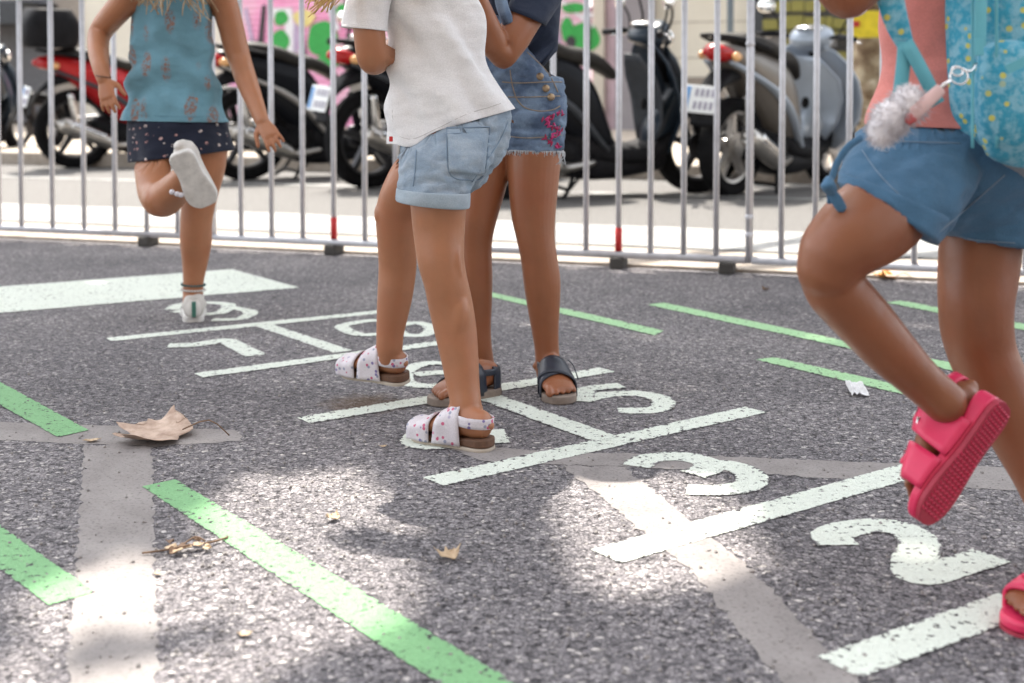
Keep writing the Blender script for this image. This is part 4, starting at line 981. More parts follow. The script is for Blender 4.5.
seam(ovs, [(502, 82), (520, 83), (545, 82), (562, 82)], m_orange, .0012); seam(ovs, [(508, 97), (530, 97), (560, 96)], m_orange, .0012); seam(ovs, [(510, 70), (512, 84), (516, 98)], m_orange, .0012); seam(ovs, [(506, 136), (530, 138), (562, 135)], m_orange, .001)
m_brass = simple('old_brass', (.40, .30, .20), .4, .8, .2)
for x, y in ((540, 76.5), (546, 88.4), (551, 97)):
    w = on_surf(ovs, [(x, y)], .002)
    if w: MB().limb([(w[0]+V((0, .002, 0)), .0088), (w[0]-V((0, .003, 0)), .008)], sub=1, nu=18, caps=(1, 1), view=V((0, 0, 1))).build('button', m_brass, ovs)
rg = random.Random(11); mp_ = [simple('embroidery_pink', (.55, .05, .20), .7), simple('embroidery_red', (.35, .02, .08), .7), simple('embroidery_teal', (.05, .16, .22), .7)]
emb = [MB(), MB(), MB()]
for i in range(60):
    y = rg.uniform(112, 148); x = 553+6*math.sin(y*.35)+rg.gauss(0, 2.6); w = on_surf(ovs, [(min(562, x), y)], .0022)
    if w:
        q = w[0]; a = rg.uniform(0, 3.14); dv = V((math.cos(a), 0, math.sin(a)))*.0055; emb[rg.choice([0, 0, 0, 1, 1, 2])].limb([(q-dv, .0012), (q, .0024), (q+dv, .0012)], sub=1, nu=6)
for e, mm, nn in zip(emb, mp_, ('embroidery_pink', 'embroidery_dark_red', 'embroidery_teal')):
    o = e.build(nn, mm, ovs); o['kind'] = 'stuff'
m_navy = cloth('navy_cotton', (.022, .032, .060), .45, 700, .2)
b = MB(); b.tube([r_(484, 80, 556, 80, 2.975, .6), r_(482, 62, 556.5, 58, 2.975, .6), r_(481, 32, 558, 32, 2.975, .62), r_(480, 5, 560, 2, 2.975, .64), r_(480, -18, 561, -20, 2.975, .66), r_(490, -36, 555, -38, 2.975, .7), r_(506, -46, 537, -48, 2.975, .8)], 6, 64, folds(.004, 5, 7)); ts = b.build('t_shirt', m_navy, ov, solid=.0025)
b = MB(); b.tube([r_(528, -40, 566, -22, 2.94, .9), r_(517, -19, 562, -1, 2.89, .98), r_(507.5, 10, 545, 25.5, 2.835, 1.0)], 5, 40, folds(.0025, 4, 1)); slO = b.build('sleeve', m_navy, ts, solid=.0025)
b = MB(); b.path([P(509, 24, 2.80), P(502, 5, 2.80), P(499, -20, 2.82), P(503, -42, 2.90), P(515, -52, 3.0)], .0135, sub=5); o = b.build('shoulder_strap', m_den, ovs)

conform(bodyO, [ovs], .009, .06); conform(bodyO, [ts], .003, .03, lambda c: c.y > 2.89 and c.x < P(556, 0, 2.9).x); conform(bodyO, [slO], .003, .025, lambda c: (c-P(526, 20, 2.835)).dot(P(545, -15, 2.9)-P(526, 20, 2.835)) > 0); conform(ts, [ovs], .004)
# ---------------------------------------------------------------- L: girl in the blue top
lg = thing('person', 'blonde girl seen from behind hopping on one leg in a blue sleeveless top', 'person', G(194, 318), group=pg)
m_skl = skin('skin_peach', (.39, .168, .082))
b = MB(); YL = 3.82
limb(b, [(205, 120, 50, 3.80), (206, 145, 44, 3.80), (205.5, 170, 38, 3.80), (200, 195, 35, 3.80), (196.5, 220, 31.5, 3.80, 1.05), (196, 242, 31, 3.81, 1.1), (195, 262, 25.5, 3.82), (193.5, 280, 20.5, 3.82), (193, 292, 20, 3.82), (193, 302, 20, 3.81)], sub=5, nu=26)
limb(b, [(155, 120, 48, 3.80), (153, 150, 38, 3.76), (153, 175, 35, 3.71), (156, 193, 35, 3.66), (160, 200, 35, 3.61)], sub=5, nu=26)
limb(b, [(157, 197, 34, 3.66), (163, 199, 37, 3.62), (170, 194, 35, 3.58), (178, 185, 30, 3.54), (185, 176, 24, 3.50), (189, 170, 20, 3.47)], sub=5, nu=26, )
b.tube([r_(136, 140, 222, 140, YL, .6), r_(134, 118, 219, 120, YL, .6), r_(138, 80, 212, 82, YL, .55), r_(140, 40, 206, 42, YL, .55), r_(138, 8, 208, 8, YL, .6), r_(143, -14, 207, -14, YL, .62), r_(162, -30, 191, -30, YL, .8), r_(167, -50, 187, -50, YL, 1)], 4, 28, None, (2, 1))
limb(b, [(145, -18, 34, 3.80), (131, -6, 30, 3.78), (118, 10, 27, 3.80), (106, 24, 25, 3.84), (99, 36, 22.5, 3.84), (98.5, 52, 20.5, 3.78), (101, 68, 17, 3.72), (104, 79, 14.5, 3.70)], sub=5)
hand(b, P(104, 79, 3.70), P(110, 112, 3.67)-P(104, 79, 3.70), (.15, 1, .1), L=.112, curl=14, thumb=-1, spread=6)
limb(b, [(208, -18, 34, 3.80), (221, -4, 28, 3.82), (229, 20, 26, 3.84), (236, 48, 24.5, 3.85), (241, 64, 22.5, 3.84), (247, 82, 21.5, 3.79), (255, 103, 18, 3.73), (262, 121, 14, 3.68)], sub=5)
hand(b, P(262, 121, 3.68), P(281, 152, 3.62)-P(262, 121, 3.68), (-.3, .9, 0), L=.112, curl=22, thumb=1, spread=7)
lc = P(177, -88, 3.80); lfr = V((.1, 1, -.05)); fl = head(b, lc, lfr)
bodyL = voxel(b, 'body', m_skl, lg, .0034, 3); eyes(lg, lc, *fl)
hair(lg, lc, *fl, hair_mat('hair_ash_blond', (.28, .18, .10), (.62, .48, .32)), [P(150, 8, 3.66), P(165, 6, 3.65), P(180, 0, 3.66), P(205, 12, 3.67), P(140, 2, 3.68)], n=150, spread=.022, wave=.016, seed=2, r=.0030)
def blueprint_(m, p, c):
    q = m.pos(1, (1, .3, .42)); v = m.vor(q, 17, rnd=.55); d = m.ramp(v.outputs['Distance'], [(.24, g3(1)), (.32, g3(0))]); n = m.noise(p, 90, 3, .7)
    on = m.math('MULTIPLY', d, m.ramp(n, [(.45, g3(.1)), (.56, g3(1))])); return m.mix(on, c, (.26, .15, .12))
m_blue = cloth('light_blue_crepe', (.15, .31, .385), .6, 500, .08, blueprint_)
def lf(u, t, p):
    return .010*noise.noise(V((p.x*8, p.y*8, p.z*6)))+.009*noise.noise(V((p.x*26+p.z*12, p.y*12, p.z*20)))+.010*math.sin((p.z*1.0+abs(p.x+.98)*.55)*60+3*noise.noise(p*5))*max(0, .55-abs(p.z-.70)*3)*2+.003*math.sin(u*9+2*noise.noise(p*3))*(1-t)
b = MB(); b.tube([r_(123, 120, 228.5, 122, YL, .62), r_(124, 117, 227, 118, YL, .62), r_(126.5, 100, 222, 102, YL, .58), r_(129.5, 75, 215, 78, YL, .54), r_(131, 45, 212, 47, YL, .54), r_(132, 15, 213, 15, YL, .58), r_(135, -3, 210, -3, YL, .6), r_(143, -18, 205, -18, YL, .62), r_(157, -27, 194, -27, YL, .7), r_(164, -31, 189, -31, YL, .8)], 7, 90, lf); topL = b.build('sleeveless_top', m_blue, lg, solid=.0022)
def bits(m, p, c):
    v = m.vor(m.pos(1, (1, 1, 1.25)), 44, rnd=1); d = m.ramp(v.outputs['Distance'], [(.22, g3(1)), (.28, g3(0))]); s_ = m.n('ShaderNodeSeparateColor'); m.l(v.outputs['Color'], s_.inputs[0])
    n = m.noise(p, 160, 2); on = m.math('MULTIPLY', m.math('MULTIPLY', d, m.ramp(s_.outputs[0], [(.22, g3(0)), (.25, g3(1))])), m.ramp(n, [(.44, g3(0)), (.52, g3(1))])); return m.mix(on, c, m.ramp(s_.outputs[1], [(.3, (.62, .55, .52)), (.6, (.50, .28, .26))]))
m_skirt = cloth('navy_print', (.012, .016, .032), .4, 600, .2, bits)
b = MB(); b.tube([r_(130, 108, 221, 110, YL, .6), r_(128.5, 120, 225, 120, YL, .62), r_(130, 140, 228, 135, YL-.01, .66), r_(132, 162, 232, 150, YL-.02, .7)], 7, 90, lambda u, t, p: .006*t*math.sin(6*u+1)+.004*noise.noise(p*14), (0, 0)); skL = b.build('shorts', m_skirt, lg, solid=.0022); m_thb = simple('blue_seam', (.09, .20, .26), .8); seam(topL, [(130, 115), (160, 116), (190, 117), (221, 116)], m_thb, .001); conform(skL, [topL], .004, .05); conform(bodyL, [skL], .006, .06); conform(bodyL, [topL], .003, .03, lambda c: P(134, 50, 3.8).x < c.x < P(212, 50, 3.8).x and c.y > 3.6 and c.z > P(0, 105, 3.8).z); conform(bodyL, [topL], .006, .05, lambda c: c.z < P(0, 105, 3.8).z and c.x < P(225, 50, 3.8).x and c.x > P(126, 50, 3.8).x and c.y > 3.7)
m_shw = simple('white_shoe_leather', (.60, .57, .53), .5, 0, .08, 30, .15); m_rub = simple('off_white_rubber', (.66, .64, .61), .6, 0, .15, 45, .3); m_gtab = simple('green_heel_tab', (.05, .17, .13), .5)
def sneaker(fr, L, parent, inner=1, grow=.0035):
    s = bpy.data.objects.new('sneaker', None); COL.objects.link(s); s.parent = parent; s['wloc'] = (0, 0, 0); s.matrix_parent_inverse = Matrix.Translation(-V(parent['wloc'])); k = L/.19
    rings = []
    for x, z, w, h in [(-.05, .036, .022, .028), (.02, .042, .032, .041), (.16, .044, .034, .044), (.34, .042, .033, .038), (.5, .034, .036, .029), (.66, .027, .040, .022), (.82, .023, .040, .018), (.95, .019, .030, .012)]:
        rings.append([at_foot(fr, x*L, 0, z*k+.008), fr[2]*w*k, fr[3]*h*k])
    u = MB().tube(rings, 4, 30, None, (2, 2), 2.4).build('upper', m_shw, s)
    MB().tube([[at_foot(fr, .19*L, 0, .066*k), fr[2]*.029*k, fr[1]*.042*k], [at_foot(fr, .19*L, 0, .076*k), fr[2]*.030*k, fr[1]*.044*k], [at_foot(fr, .18*L, 0, .083*k), fr[2]*.027*k, fr[1]*.040*k]], 3, 26, None, (0, 0)).build('collar', m_shw, u, solid=.005)
    sole(s, fr, L, inner, m_rub, -.004, .018, 'sole', grow=grow, bevel=.005)
    if grow < .005: MB().box(at_foot(fr, -.155*L, 0, .045*k), (.012, .012, .045), *fr[1:]).build('heel_tab', m_gtab, u, smooth=False, bevel=.002)
    for i in range(4): MB().path([at_foot(fr, (.42+i*.07)*L, -.022*k, (.062-i*.006)*k), at_foot(fr, (.43+i*.07)*L, 0, (.074-i*.006)*k), at_foot(fr, (.42+i*.07)*L, .022*k, (.062-i*.006)*k)], .002).build('lace', m_rub, u)
    return s
frL = frame(G(194, 322), V((-.24, 1, 0)), (0, 0, 1)); sneaker(frL, .175, lg)
hp = P(180, 154, 3.37); tp = P(206, 203, 3.43); frM = frame(hp, tp-hp, V((.0, 1, .2))); sn = sneaker(frM, .158, lg, grow=.010)
m_bead = simple('anklet_beads', (.05, .12, .12), .3); m_bead2 = simple('amber_beads', (.45, .16, .04), .3)
for z_, mt in ((284, m_bead), (289, m_rub)):
    b = MB(); cc, A, B = r_(182, z_, 204.5, z_+1, 3.82, 1.0)
    for i in range(26):
        a = 2*math.pi*i/26; b.ball(cc+A*math.cos(a)+B*math.sin(a), .0036, nu=8, nr=5)
    b.build('anklet', mt, lg)
b = MB()
for x, y in ((172, 192), (177, 194), (181, 195)): b.ball(P(x, y, 3.40), .0075, nu=10, nr=6)
b.build('anklet', simple('pearl_bead', (.65, .62, .66), .2), lg)
b = MB(); cc, A, B = r_(96, 76, 111, 78, 3.70, 1.0); b.tube([[cc, A, B], [cc+V((0, 0, .003)), A, B]], 1, 20); b.build('bracelet', simple('brown_cord', (.16, .08, .05), .6), lg, solid=.003)

# ---------------------------------------------------------------- R: child with the backpack
rk_ = thing('person', 'child in pink top, blue shorts and bright pink sandals with one foot raised', 'person', G(1070, 610), group=pg)
m_skr = skin('skin_brown', (.235, .084, .036))
b = MB()
limb(b, [(930, 168, 74, 1.80), (905, 194, 80, 1.76), (875, 219, 90, 1.71), (848, 240, 81, 1.68), (833, 256, 72, 1.675), (828, 270, 64, 1.675)], sub=5, nu=32)
limb(b, [(826, 266, 58, 1.68), (834, 287, 60, 1.685), (848, 303, 60, 1.69), (867, 324, 58, 1.695), (891, 351, 53, 1.70), (912, 372, 46, 1.705), (928, 387, 43, 1.71), (945, 402, 43, 1.71)], sub=5, nu=32)
limb(b, [(988, 185, 66, 1.90), (986, 212, 74, 1.89), (981, 243, 80, 1.88), (978, 275, 78, 1.87), (976, 303, 73, 1.86, 1.05), (977, 330, 70, 1.86, 1.1), (984, 358, 66, 1.86, 1.1), (1000, 395, 66, 1.85), (1020, 435, 60, 1.83), (1042, 485, 48, 1.80), (1058, 530, 42, 1.79), (1074, 560, 42, 1.78), (1085, 582, 38, 1.77)], sub=5, nu=32)
b.tube([r_(915, 185, 1015, 185, 1.84, .45), r_(890, 150, 1030, 150, 1.84, .5), r_(880, 110, 1005, 115, 1.82, .6), r_(888, 50, 985, 50, 1.82, .6), r_(888, -20, 980, -20, 1.82, .62), r_(890, -80, 975, -80, 1.82, .7), r_(905, -130, 960, -130, 1.82, .9), r_(913, -180, 950, -180, 1.82, 1)], 4, 32, None, (2, 1))
limb(b, [(925, -105, 64, 1.72), (900, -65, 58, 1.68), (870, -28, 54, 1.66), (848, -6, 52, 1.65), (820, -38, 44, 1.64), (795, -90, 34, 1.64), (785, -125, 28, 1.64)], sub=4)
hand(b, P(785, -125, 1.64), (-.1, .1, 1), (-1, 0, 0), L=.12, curl=25)
limb(b, [(945, -105, 60, 1.95), (920, -40, 52, 2.02), (890, -20, 44, 2.08), (860, -60, 32, 2.1)], sub=4)
hand(b, P(860, -60, 2.1), (-.3, .1, 1), (-1, 0, 0), L=.12, curl=25)
rc = P(925, -245, 1.82); rf = V((-1, .15, -.1)); fr_ = head(b, rc, rf)
H1 = P(1003, 407, 1.70); T1 = P(921, 522, 1.68)
ax = (T1-H1).normalized(); upv = V((-.62, .88, .42))
frA = frame(H1, T1-H1, upv); LA = .178
frB = frame(G(1108, 606), G(1014, 633)-G(1108, 606), (0, 0, 1)); LB = .178
foot(b, frA, LA, inner=-1, lift=.02); foot(b, frB, LB, inner=1, lift=.02)
bodyR = voxel(b, 'body', m_skr, rk_, .0038, 4); eyes(rk_, rc, *fr_)
hair(rk_, rc, *fr_, hair_mat('hair_brown', (.05, .025, .012), (.16, .08, .04)), [P(975, -170, 1.86)], n=70, spread=.02, seed=9)
m_pink = simple('pink_rubber', (.68, .03, .105), .42, 0, .05, 30); m_dpink = simple('dark_pink_tread', (.38, .03, .06), .6, 0, .12, 50); m_buck = simple('silver_buckle', (.75, .75, .76), .25, .7)
for fr, L, inn in ((frA, LA, -1), (frB, LB, 1)):
    s = bpy.data.objects.new('sandal', None); COL.objects.link(s); s.parent = rk_; s['wloc'] = (0, 0, 0); s.matrix_parent_inverse = Matrix.Translation(-V(rk_['wloc']))
    so_ = sole(s, fr, L, inn, m_dpink, -.003, .004, 'tread', grow=.0035, bevel=.001); sole(s, fr, L, inn, m_pink,   .0045, .019, 'midsole', grow=.003, heel=.012, bevel=.004)
    b = MB()
    for i in range(26):
        for k in (-1, -.5, 0, .5, 1):
            x = (.02+i*.037)*L; y = k*.023*(.8 if i < 12 else 1.05); p0 = at_foot(fr, x, y-.005, -.0035); p1 = at_foot(fr, x+.003, y, -.0035); p2 = at_foot(fr, x, y+.005, -.0035)
            b.limb([(p0, .0011), (p1, .0011), (p2, .0011)], sub=1, nu=4, caps=(1, 1))
    b.build('tread_ribs', m_pink, so_)
    strap(s, fr, L, .60, .86, m_pink, a0=-32, a1=212, lift=.02, name='toe_strap', gap=.0045, th=.005)
    ist = strap(s, fr, L, .30, .50, m_pink, a0=-32, a1=212, lift=.02, name='instep_strap', gap=.0045, th=.005, widen=.12)
    ankle_strap(s, fr, L, m_pink, z=.05, w=.016, lift=.02, name='ankle_strap', th=.005, zf=-.004, front=.44)
    if inn == -1:
        from mathutils.bvhtree import BVHTree
        bv_ = BVHTree.FromPolygons([v.co for v in ist.data.vertices], [tuple(q.vertices) for q in ist.data.polygons])
        for tx in range(905, 950, 2):
            dr_ = ray(tx, 426).normalized(); hh_ = bv_.ray_cast(CAM, dr_)
            if hh_[0] is not None:
                c0 = hh_[0]-dr_*.006+V((.006, 0, 0)); MB().path([c0+V((-.005, 0, -.010)), c0+V((.004, 0, -.012)), c0+V((.007, 0, .010)), c0+V((-.002, 0, .012)), c0+V((-.005, 0, -.010))], .0018, sub=1, nu=6).build('side_buckle', m_buck, ist); break
    for xx, zz in ((.40, .078), (.72, .058)):
        bk = MB().box(at_foot(fr, xx*L, -.012*inn, zz), (.022, .024, .006), *fr[1:]).build('buckle', m_pink, s, smooth=False, bevel=.002)
        b = MB(); c_ = [at_foot(fr, xx*L+dx, -.012*inn+dy, zz+.005) for dx, dy in ((-.006, -.011), (.006, -.011), (.006, .011), (-.006, .011), (-.006, -.011))]; b.path(c_, .0016, sub=1, nu=6); b.build('buckle_frame', m_buck, s)
def den3(m, p, c): return c
m_bden = cloth('soft_blue_denim', (.065, .155, .26), .45, 500, .15)
b = MB()
b.tube([r_(863, 118, 1015, 120, 1.82, .62), r_(855, 140, 1030, 150, 1.83, .64), r_(856, 165, 1042, 180, 1.84, .62), r_(885, 200, 1040, 205, 1.85, .55)], 5, 52, None, (1, 2))
b.tube([r_(862, 130, 985, 150, 1.80, .68), r_(848, 158, 970, 190, 1.77, .85), r_(843, 176, 948, 225, 1.745, 1.0), r_(842.5, 184, 934, 244, 1.735, 1.02)], 5, 52, None, (1, 1))
b.tube([r_(915, 150, 1040, 155, 1.87, .75), r_(925, 195, 1050, 205, 1.885, .85), r_(931, 228, 1056, 250, 1.89, .9)], 5, 48, None, (1, 1))
shr = voxel(b, 'shorts', m_bden, rk_, .0042, 3, crease(17, .0065, 5, (1, 1, 1.5)))
b = MB(); b.tube([r_(841.5, 172, 950, 220, 1.747, 1.02), r_(841, 184.5, 934.5, 245, 1.735, 1.04)], 4, 60, folds(.001, 5)); b.build('cuff', m_bden, shr, solid=.002)
seam(shr, [(868, 122), (872, 145), (888, 152)], m_stitch, .0012); seam(shr, [(862, 150), (880, 175), (905, 200)], m_stitch, .0008); seam(shr, [(850, 182), (880, 203), (905, 222), (926, 236)], m_stitch, .0008); seam(shr, [(940, 232), (975, 240), (1015, 243)], m_stitch, .0008); seam(shr, [(885, 140), (920, 142), (960, 143)], m_stitch, .0008); seam(shr, [(930, 240), (965, 210), (1005, 175)], m_stitch, .0012)
b = MB(); b.limb([(P(861, 138, 1.66), .0045), (P(848, 147, 1.65), .0048), (P(838, 162, 1.65), .0048), (P(832, 178, 1.65), .0045)], sub=4, k=.5); b.limb([(P(829, 180, 1.65), .006), (P(828, 185, 1.645), .0095), (P(831, 190, 1.65), .0085), (P(832, 193, 1.65), .005)], sub=4); b.limb([(P(831, 190, 1.65), .0045), (P(836, 199, 1.65), .0075), (P(842, 209, 1.65), .0065), (P(843, 211, 1.65), .003)], sub=3, k=.5); b.limb([(P(829, 189, 1.65), .004), (P(831, 197, 1.655), .0055), (P(829, 203, 1.655), .003)], sub=2, k=.5)
b.build('tie_cord', m_bden, shr)
m_pk = cloth('salmon_pink_cotton', (.70, .25, .22), .6, 600, .08)
b = MB(); b.tube([r_(865, 124, 1008, 130, 1.82, .6), r_(866, 118, 1006, 124, 1.82, .6), r_(876, 92, 1000, 98, 1.82, .58), r_(882, 60, 996, 62, 1.82, .58), r_(881, 20, 990, 20, 1.82, .6), r_(880, -30, 988, -30, 1.82, .62), r_(884, -80, 982, -80, 1.82, .68), r_(900, -125, 965, -125, 1.82, .75), r_(910, -138, 955, -138, 1.82, .9)], 7, 80, lambda u, t, p: .006*noise.noise(V((p.x*8, p.y*8, p.z*7)))+.0035*math.sin((p.z-.6*p.x)*75+3*noise.noise(p*6))*max(0, noise.noise(p*4)+.4)); tp_ = b.build('t_shirt', m_pk, rk_, solid=.0025)
b = MB(); b.tube([r_(905, -128, 950, -100, 1.74, .9), r_(885, -95, 930, -60, 1.69, .9), r_(872, -78, 912, -38, 1.67, .95)], 4, 40, folds(.002, 4)); b.build('sleeve', m_pk, tp_, solid=.0025)

conform(shr, [tp_], .004, .05); _q = P(888, 215, 1.74); _n = V((.56, 0, .83)); _q2 = P(990, 240, 1.89); _n2 = V((-.15, 0, .99)); _xs = P(934, 240, 1.74).x
conform(bodyR, [shr], .007, .07, lambda c: (c-_q).dot(_n) > .004 if c.y < 1.80 and c.x < _xs+.01 else (c-_q2).dot(_n2) > -.002); conform(bodyR, [tp_], .003, .03, lambda c: c.y > 1.72 and c.z < 1.0)
# ---------------------------------------------------------------- backpack and its charm
def bp_extra(m, p, c):
    n = m.noise(p, 75, 3, .6); c = m.mix(m.ramp(n, [(.42, g3(0)), (.58, g3(.75))]), c, (.27, .52, .62))
    v = m.vor(p, 62, rnd=.9); s_ = m.n('ShaderNodeSeparateColor'); m.l(v.outputs['Color'], s_.inputs[0])
    d = m.ramp(v.outputs['Distance'], [(.22, g3(1)), (.30, g3(0))]); on = m.math('MULTIPLY', d, m.ramp(s_.outputs[0], [(.42, g3(0)), (.45, g3(1))])); return m.mix(on, c, (.58, .56, .14))
m_bp = cloth('turquoise_print', (.05, .33, .48), .35, 500, .12, bp_extra); m_web = simple('turquoise_webbing', (.12, .42, .50), .6, 0, .08); m_greyb = simple('grey_base_fabric', (.26, .30, .33), .8)
bp = thing('backpack', 'turquoise backpack with yellow print worn by the child in pink', 'backpack', P(1010, 165, 1.84))
def br(x0, y0, x1, y1, Y, dep): 
    a = r_(x0, y0, x1, y1, Y, 1); return [a[0], a[1], a[2].normalized()*dep]
bm_ = MB().tube([br(972, 160, 1085, 168, 1.84, .07), br(950, 148, 1098, 160, 1.84, .105), br(936, 132, 1108, 148, 1.84, .125), br(926, 100, 1112, 110, 1.84, .135), br(928, 40, 1112, 50, 1.84, .14), br(930, -30, 1108, -30, 1.84, .135), br(948, -90, 1090, -90, 1.84, .12), br(960, -125, 1060, -125, 1.84, .08)], 5, 60, lambda u, t, p: .006*noise.noise(V((p.x*10, p.y*10, p.z*8))), (1, 2), 3.0).build('main_bag', m_bp, bp)
MB().tube([br(975, 172, 1085, 182, 1.84, .07), br(962, 158, 1095, 170, 1.84, .10), br(954, 150, 1098, 160, 1.84, .11)], 3, 48, None, (1, 1), 3).build('base_panel', m_greyb, bp)
MB().tube([br(985, 150, 1060, 158, 1.72, .02), br(978, 130, 1066, 140, 1.715, .028), br(976, 90, 1066, 98, 1.712, .03), br(980, 55, 1060, 60, 1.715, .025)], 5, 44, lambda u, t, p: .003*noise.noise(p*14), (2, 2), 3).build('side_pocket', m_bp, bp)
b = MB(); b.limb([(P(980, 45, 1.68), .008), (P(981, 0, 1.68), .008), (P(984, -60, 1.70), .008), (P(996, -100, 1.72), .008)], k=.4); b.build('zip_flap', m_web, bp)
MB().box(P(979, 47, 1.67), (.012, .004, .022)).build('zip_pull', m_web, bp, smooth=False, bevel=.001)
b = MB(); b.limb([(P(896, -110, 1.68), .018), (P(886, -60, 1.665), .018), (P(888, -15, 1.66), .018), (P(896, 20, 1.662), .016), (P(906, 46, 1.67), .011)], k=.35, sub=5); b.build('shoulder_strap', m_bp, bp)
def ribbon(a, c, w):
    mb = MB(); A = P(*a); C = P(*c); d = (C-A).normalized(); n_ = d.cross(V((0, 1, 0))).normalized()*w
    mb.band([[A.lerp(C, i/8)-n_+V((0, -.004*math.sin(i*.4), 0)), A.lerp(C, i/8)+n_+V((0, -.004*math.sin(i*.4), 0))] for i in range(9)]); return mb
ribbon((905, 42, 1.66), (897, 112, 1.67), .009).build('webbing', m_web, bp, solid=.002); ribbon((906, 42, 1.655), (938, 104, 1.67), .009).build('webbing', m_web, bp, solid=.002)
b = MB()
for a_ in (.30, .62): b.path([P(950+150*a_*.5, y, 1.695) for y in (148, 110, 60, 10, -40)], .0022, sub=2)
b.build('piping', m_web, bp)
MB().box(P(1017, 65, 1.655), (.03, .004, .012), V((.9, 0, .4)), V((0, 1, 0)), V((-.4, 0, .9))).build('side_loop', m_web, bp, smooth=False)
kc = thing('keychain_charm', 'fluffy grey pompom charm clipped with a metal ring to the backpack', 'charm', P(895, 145, 1.62))
m_fur = M('grey_fluff', .9); p = m_fur.pos(1); m_fur.col(m_fur.ramp(m_fur.noise(p, 30, 4, .6), [(.3, (.60, .58, .60)), (.7, (.88, .85, .86))])); m_fur = m_fur.m
b = MB(); fur = [(P(908, 104, 1.62), .027), (P(890, 118, 1.615), .027), (P(882, 130, 1.615), .022)]
rg = random.Random(6)
for c_, r in fur: b.ball(c_, r*.8)
for i in range(2600):
    c_, r = fur[rg.choice([0, 0, 1, 1, 2])]; d = V((rg.gauss(0, 1), rg.gauss(0, 1), rg.gauss(0, 1))).normalized(); e = d*r*rg.uniform(.95, 1.2)+V((rg.gauss(0, .003), rg.gauss(0, .003), -.003))
    q = c_+d*r*.7; sdv_ = d.cross(V((rg.random(), rg.random(), 1))).normalized()*.0011; n0 = len(b.v); b.v += [q-sdv_, q+sdv_, c_+e]; b.f.append((n0, n0+1, n0+2))
b.build('pompom', m_fur, kc)
b = MB(); b.limb([(P(911, 118, 1.60), .007), (P(918, 110, 1.60), .009), (P(940, 90, 1.61), .008)], k=.5); b.build('tag_bar', simple('pale_pink_tag', (.62, .42, .40), .4), kc)
MB().limb([(P(908, 121, 1.60), .006), (P(912, 117, 1.60), .008)], k=.6).build('tag_tip', simple('tag_tip_red', (.5, .1, .1), .4), kc)
b = MB(); b.path([P(936, 92, 1.61), P(945, 84, 1.61), P(951, 80, 1.615)], .0028); b.build('chain', m_chr, kc)
def ring(c, r, t, ax1, ax2):
    b = MB(); rows = []; 
    for i in range(25):
        a = 2*math.pi*i/24; o_ = ax1*math.cos(a)+ax2*math.sin(a); n_ = ax1.cross(ax2)
        rows.append([c+o_*(r+t*math.cos(k*math.pi/3))+n_*t*math.sin(k*math.pi/3) for k in range(7)])
    return b.band(rows)
ring(P(959, 76, 1.62), .011, .0013, V((1, 0, 0)), V((0, .3, .95))).build('split_ring', m_chr, kc)
ring(P(957, 71, 1.63), .007, .0014, V((1, 0, 0)), V((0, .5, .87))).build('clip_ring', m_chr, kc)
MB().path([P(962, 69, 1.63), P(970, 71, 1.64), P(976, 64, 1.655)], .0025).build('clip', m_chr, kc)

# ================================================================ LITTER
def leafmat(name, a, b_):
    m = M(name, .7); p = m.pos(1); m.col(m.ramp(m.noise(p, 40, 5, .65), [(.3, a), (.7, b_)])); m.bump(m.noise(p, 90, 3), .4, .002); return m.m
m_dry = leafmat('dry_leaf', (.34, .23, .17), (.60, .46, .37)); m_or = leafmat('orange_leaf', (.40, .13, .02), (.62, .28, .05)); m_brn = leafmat('brown_twig', (.10, .055, .03), (.25, .15, .09)); m_tan = leafmat('tan_leaf', (.35, .24, .14), (.55, .42, .28))
LOB = [(0, .05), (.25, -.02), (.55, .22), (.42, .32), (.85, .55), (.5, .58), (.45, .75), (.2, .68), (.05, 1.0), (-.12, .68), (-.42, .78), (-.48, .56), (-.85, .52), (-.42, .32), (-.55, .2), (-.25, -.02)]
def leaf(c, size, ang, mat, label, curl=.3, seed=0, name='dry_leaf', grp='fallen dry leaves', stalk=True, tilt=0):
    bm = bmesh.new(); ca, sa = math.cos(rad(ang)), math.sin(rad(ang)); pts = catmull([[V((x, y, 0))] for x, y in LOB+[LOB[0]]], 3)[:-1]
    vs = [bm.verts.new(q[0]) for q in pts]; bm.faces.new(vs); bmesh.ops.triangulate(bm, faces=bm.faces[:]); bmesh.ops.subdivide_edges(bm, edges=bm.edges[:], cuts=2, use_grid_fill=True)
    for v in bm.verts:
        x, y = v.co.x, v.co.y; z = curl*(abs(x)**1.7*.75 + max(0, y-.45)**2*1.0) + .12*noise.noise(V((x*2.5, y*2.5, seed)))*(curl+.2)
        x2 = x*(1-curl*.35*abs(x)); q = V((x2*ca-(y-.4)*sa, x2*sa+(y-.4)*ca, z))*size; v.co = q
    mn = min(v.co.z for v in bm.verts)
    for v in bm.verts: v.co.z += -mn+.001
    t = thing(name, label, 'leaf', (c.x, c.y, .003), group=grp, local=True)
    me = bpy.data.meshes.new('blade'); bm.to_mesh(me); bm.free(); me.materials.append(mat); me.polygons.foreach_set('use_smooth', [True]*len(me.polygons)); o = bpy.data.objects.new('blade', me); COL.objects.link(o); o.parent = t
    m_ = o.modifiers.new('s', 'SOLIDIFY'); m_.thickness = .0008
    if stalk:
        k = [V((0, -.4, .12)), V((.06, -.75, .25)), V((.03, -1.05, .08))]; MB().path([V((q.x*ca-q.y*sa, q.x*sa+q.y*ca, q.z))*size for q in k], .0014).build('stalk', m_brn, t)
    return t
leaf(G(155, 438), .15, 75, m_dry, 'large curled dry plane leaf lying on the screed strip', .36, 3)
leaf(G(886, 279), .085, 70, m_or, 'orange-brown curled leaf lying against the fence base', .7, 5)
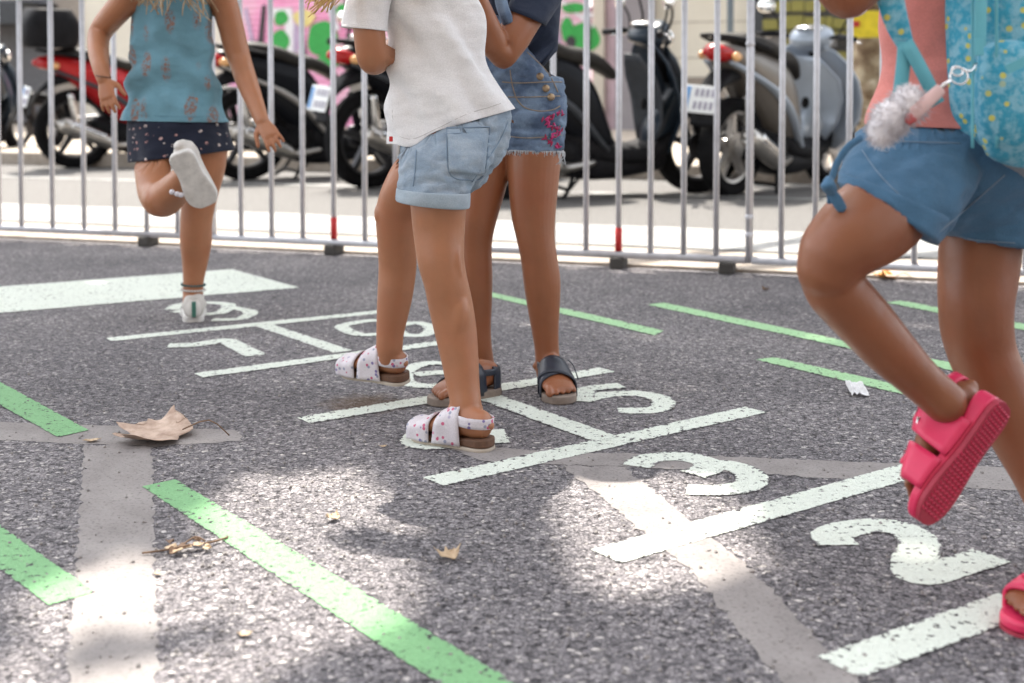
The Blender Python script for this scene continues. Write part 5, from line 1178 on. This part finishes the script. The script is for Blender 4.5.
leaf(street(sx(103, 242, 4.9), 4.93), .035, 30, m_or, 'small bright orange leaf on the stone kerb under the fence', .8, 6, stalk=False)
leaf(street(sx(362, 250, 4.9), 4.9), .028, 10, simple('yellow_leaf', (.70, .55, .03), .6), 'small yellow leaf on the stone kerb behind the floral sandals', .5, 7, stalk=False)
leaf(G(766, 291), .026, 120, m_brn, 'tiny dark brown leaf on the asphalt near the fence', .9, 8, stalk=False)
leaf(G(448, 559), .032, 20, m_tan, 'small crumpled tan leaf in the middle foreground', .8, 9, stalk=False)
leaf(G(333, 521), .022, 60, m_tan, 'small brown leaf scrap lying in the bright sun patch', .8, 10, stalk=False)
leaf(G(92, 442), .022, 200, m_tan, 'flat pale leaf scrap left of the large dry leaf', .2, 11, stalk=False)
leaf(G(158, 576), .010, 100, m_tan, 'pale leaf crumb below the dry twig', .3, 12, stalk=False); leaf(G(245, 637), .013, 10, m_tan, 'pale leaf crumb in the lower foreground left of the sun patch', .3, 13, stalk=False); leaf(G(383, 448), .010, 10, m_tan, 'tiny leaf crumb left of the standing floral sandal', .3, 14, stalk=False)
tw = thing('dry_twig', 'dry twig with crumbled brown leaf bits above the long green stripe', 'twig', G(190, 548))
b = MB(); b.path([G(142, 553, .004), G(165, 550, .006), G(190, 545, .010), G(212, 542, .006), G(228, 537, .003)], .0016)
b.path([G(178, 548, .008), G(195, 537, .014), G(205, 541, .01)], .0014); b.build('stem', m_brn, tw)
rg = random.Random(12)
for i in range(9):
    q = G(rg.uniform(170, 208), rg.uniform(542, 557)); mb = MB(); n = 7; ph = rg.random()*6
    mb.prism([q+V((math.cos(ph+k*.9)*rg.uniform(.004, .011), math.sin(ph+k*.9)*rg.uniform(.004, .011), .004+rg.uniform(0, .008))) for k in range(n)], (0, 0, .0008)); mb.build('leaf_bit', m_brn if i % 2 else m_tan, tw, smooth=False)
pp = thing('paper_scrap', 'crumpled scrap of white paper on the asphalt by the pale green stripe', 'paper', G(857, 394))
b = MB(); c_ = G(857, 394); rg = random.Random(3); rows = []
for i in range(8): rows.append([c_+V((-.019+k*.0055, -.03+i*.009, .003+abs(noise.noise(V((i*.35, k*.45, 2))))*.018+i*.0022)) for k in range(8)])
b.band(rows); b.build('sheet', simple('white_paper', (.72, .72, .73), .7), pp, smooth=False, solid=.0006)
# loose stones and specks
m_spk = simple('grey_grit', (.30, .28, .27), .9, 0, .3); b = MB(); rg = random.Random(21)
for i in range(700):
    q = G(rg.uniform(0, 1024), rg.uniform(330, 683)); r = rg.uniform(.0015, .0038)
    b.limb([(q+V((0, 0, r*.3)), r), (q+V((r*.8, 0, r*.9)), r*.6)], sub=1, nu=5, caps=(1, 1))
o = b.build('loose_grit', m_spk, smooth=False); tag(o, 'scattered loose grit on the asphalt', 'grit', kind='stuff')
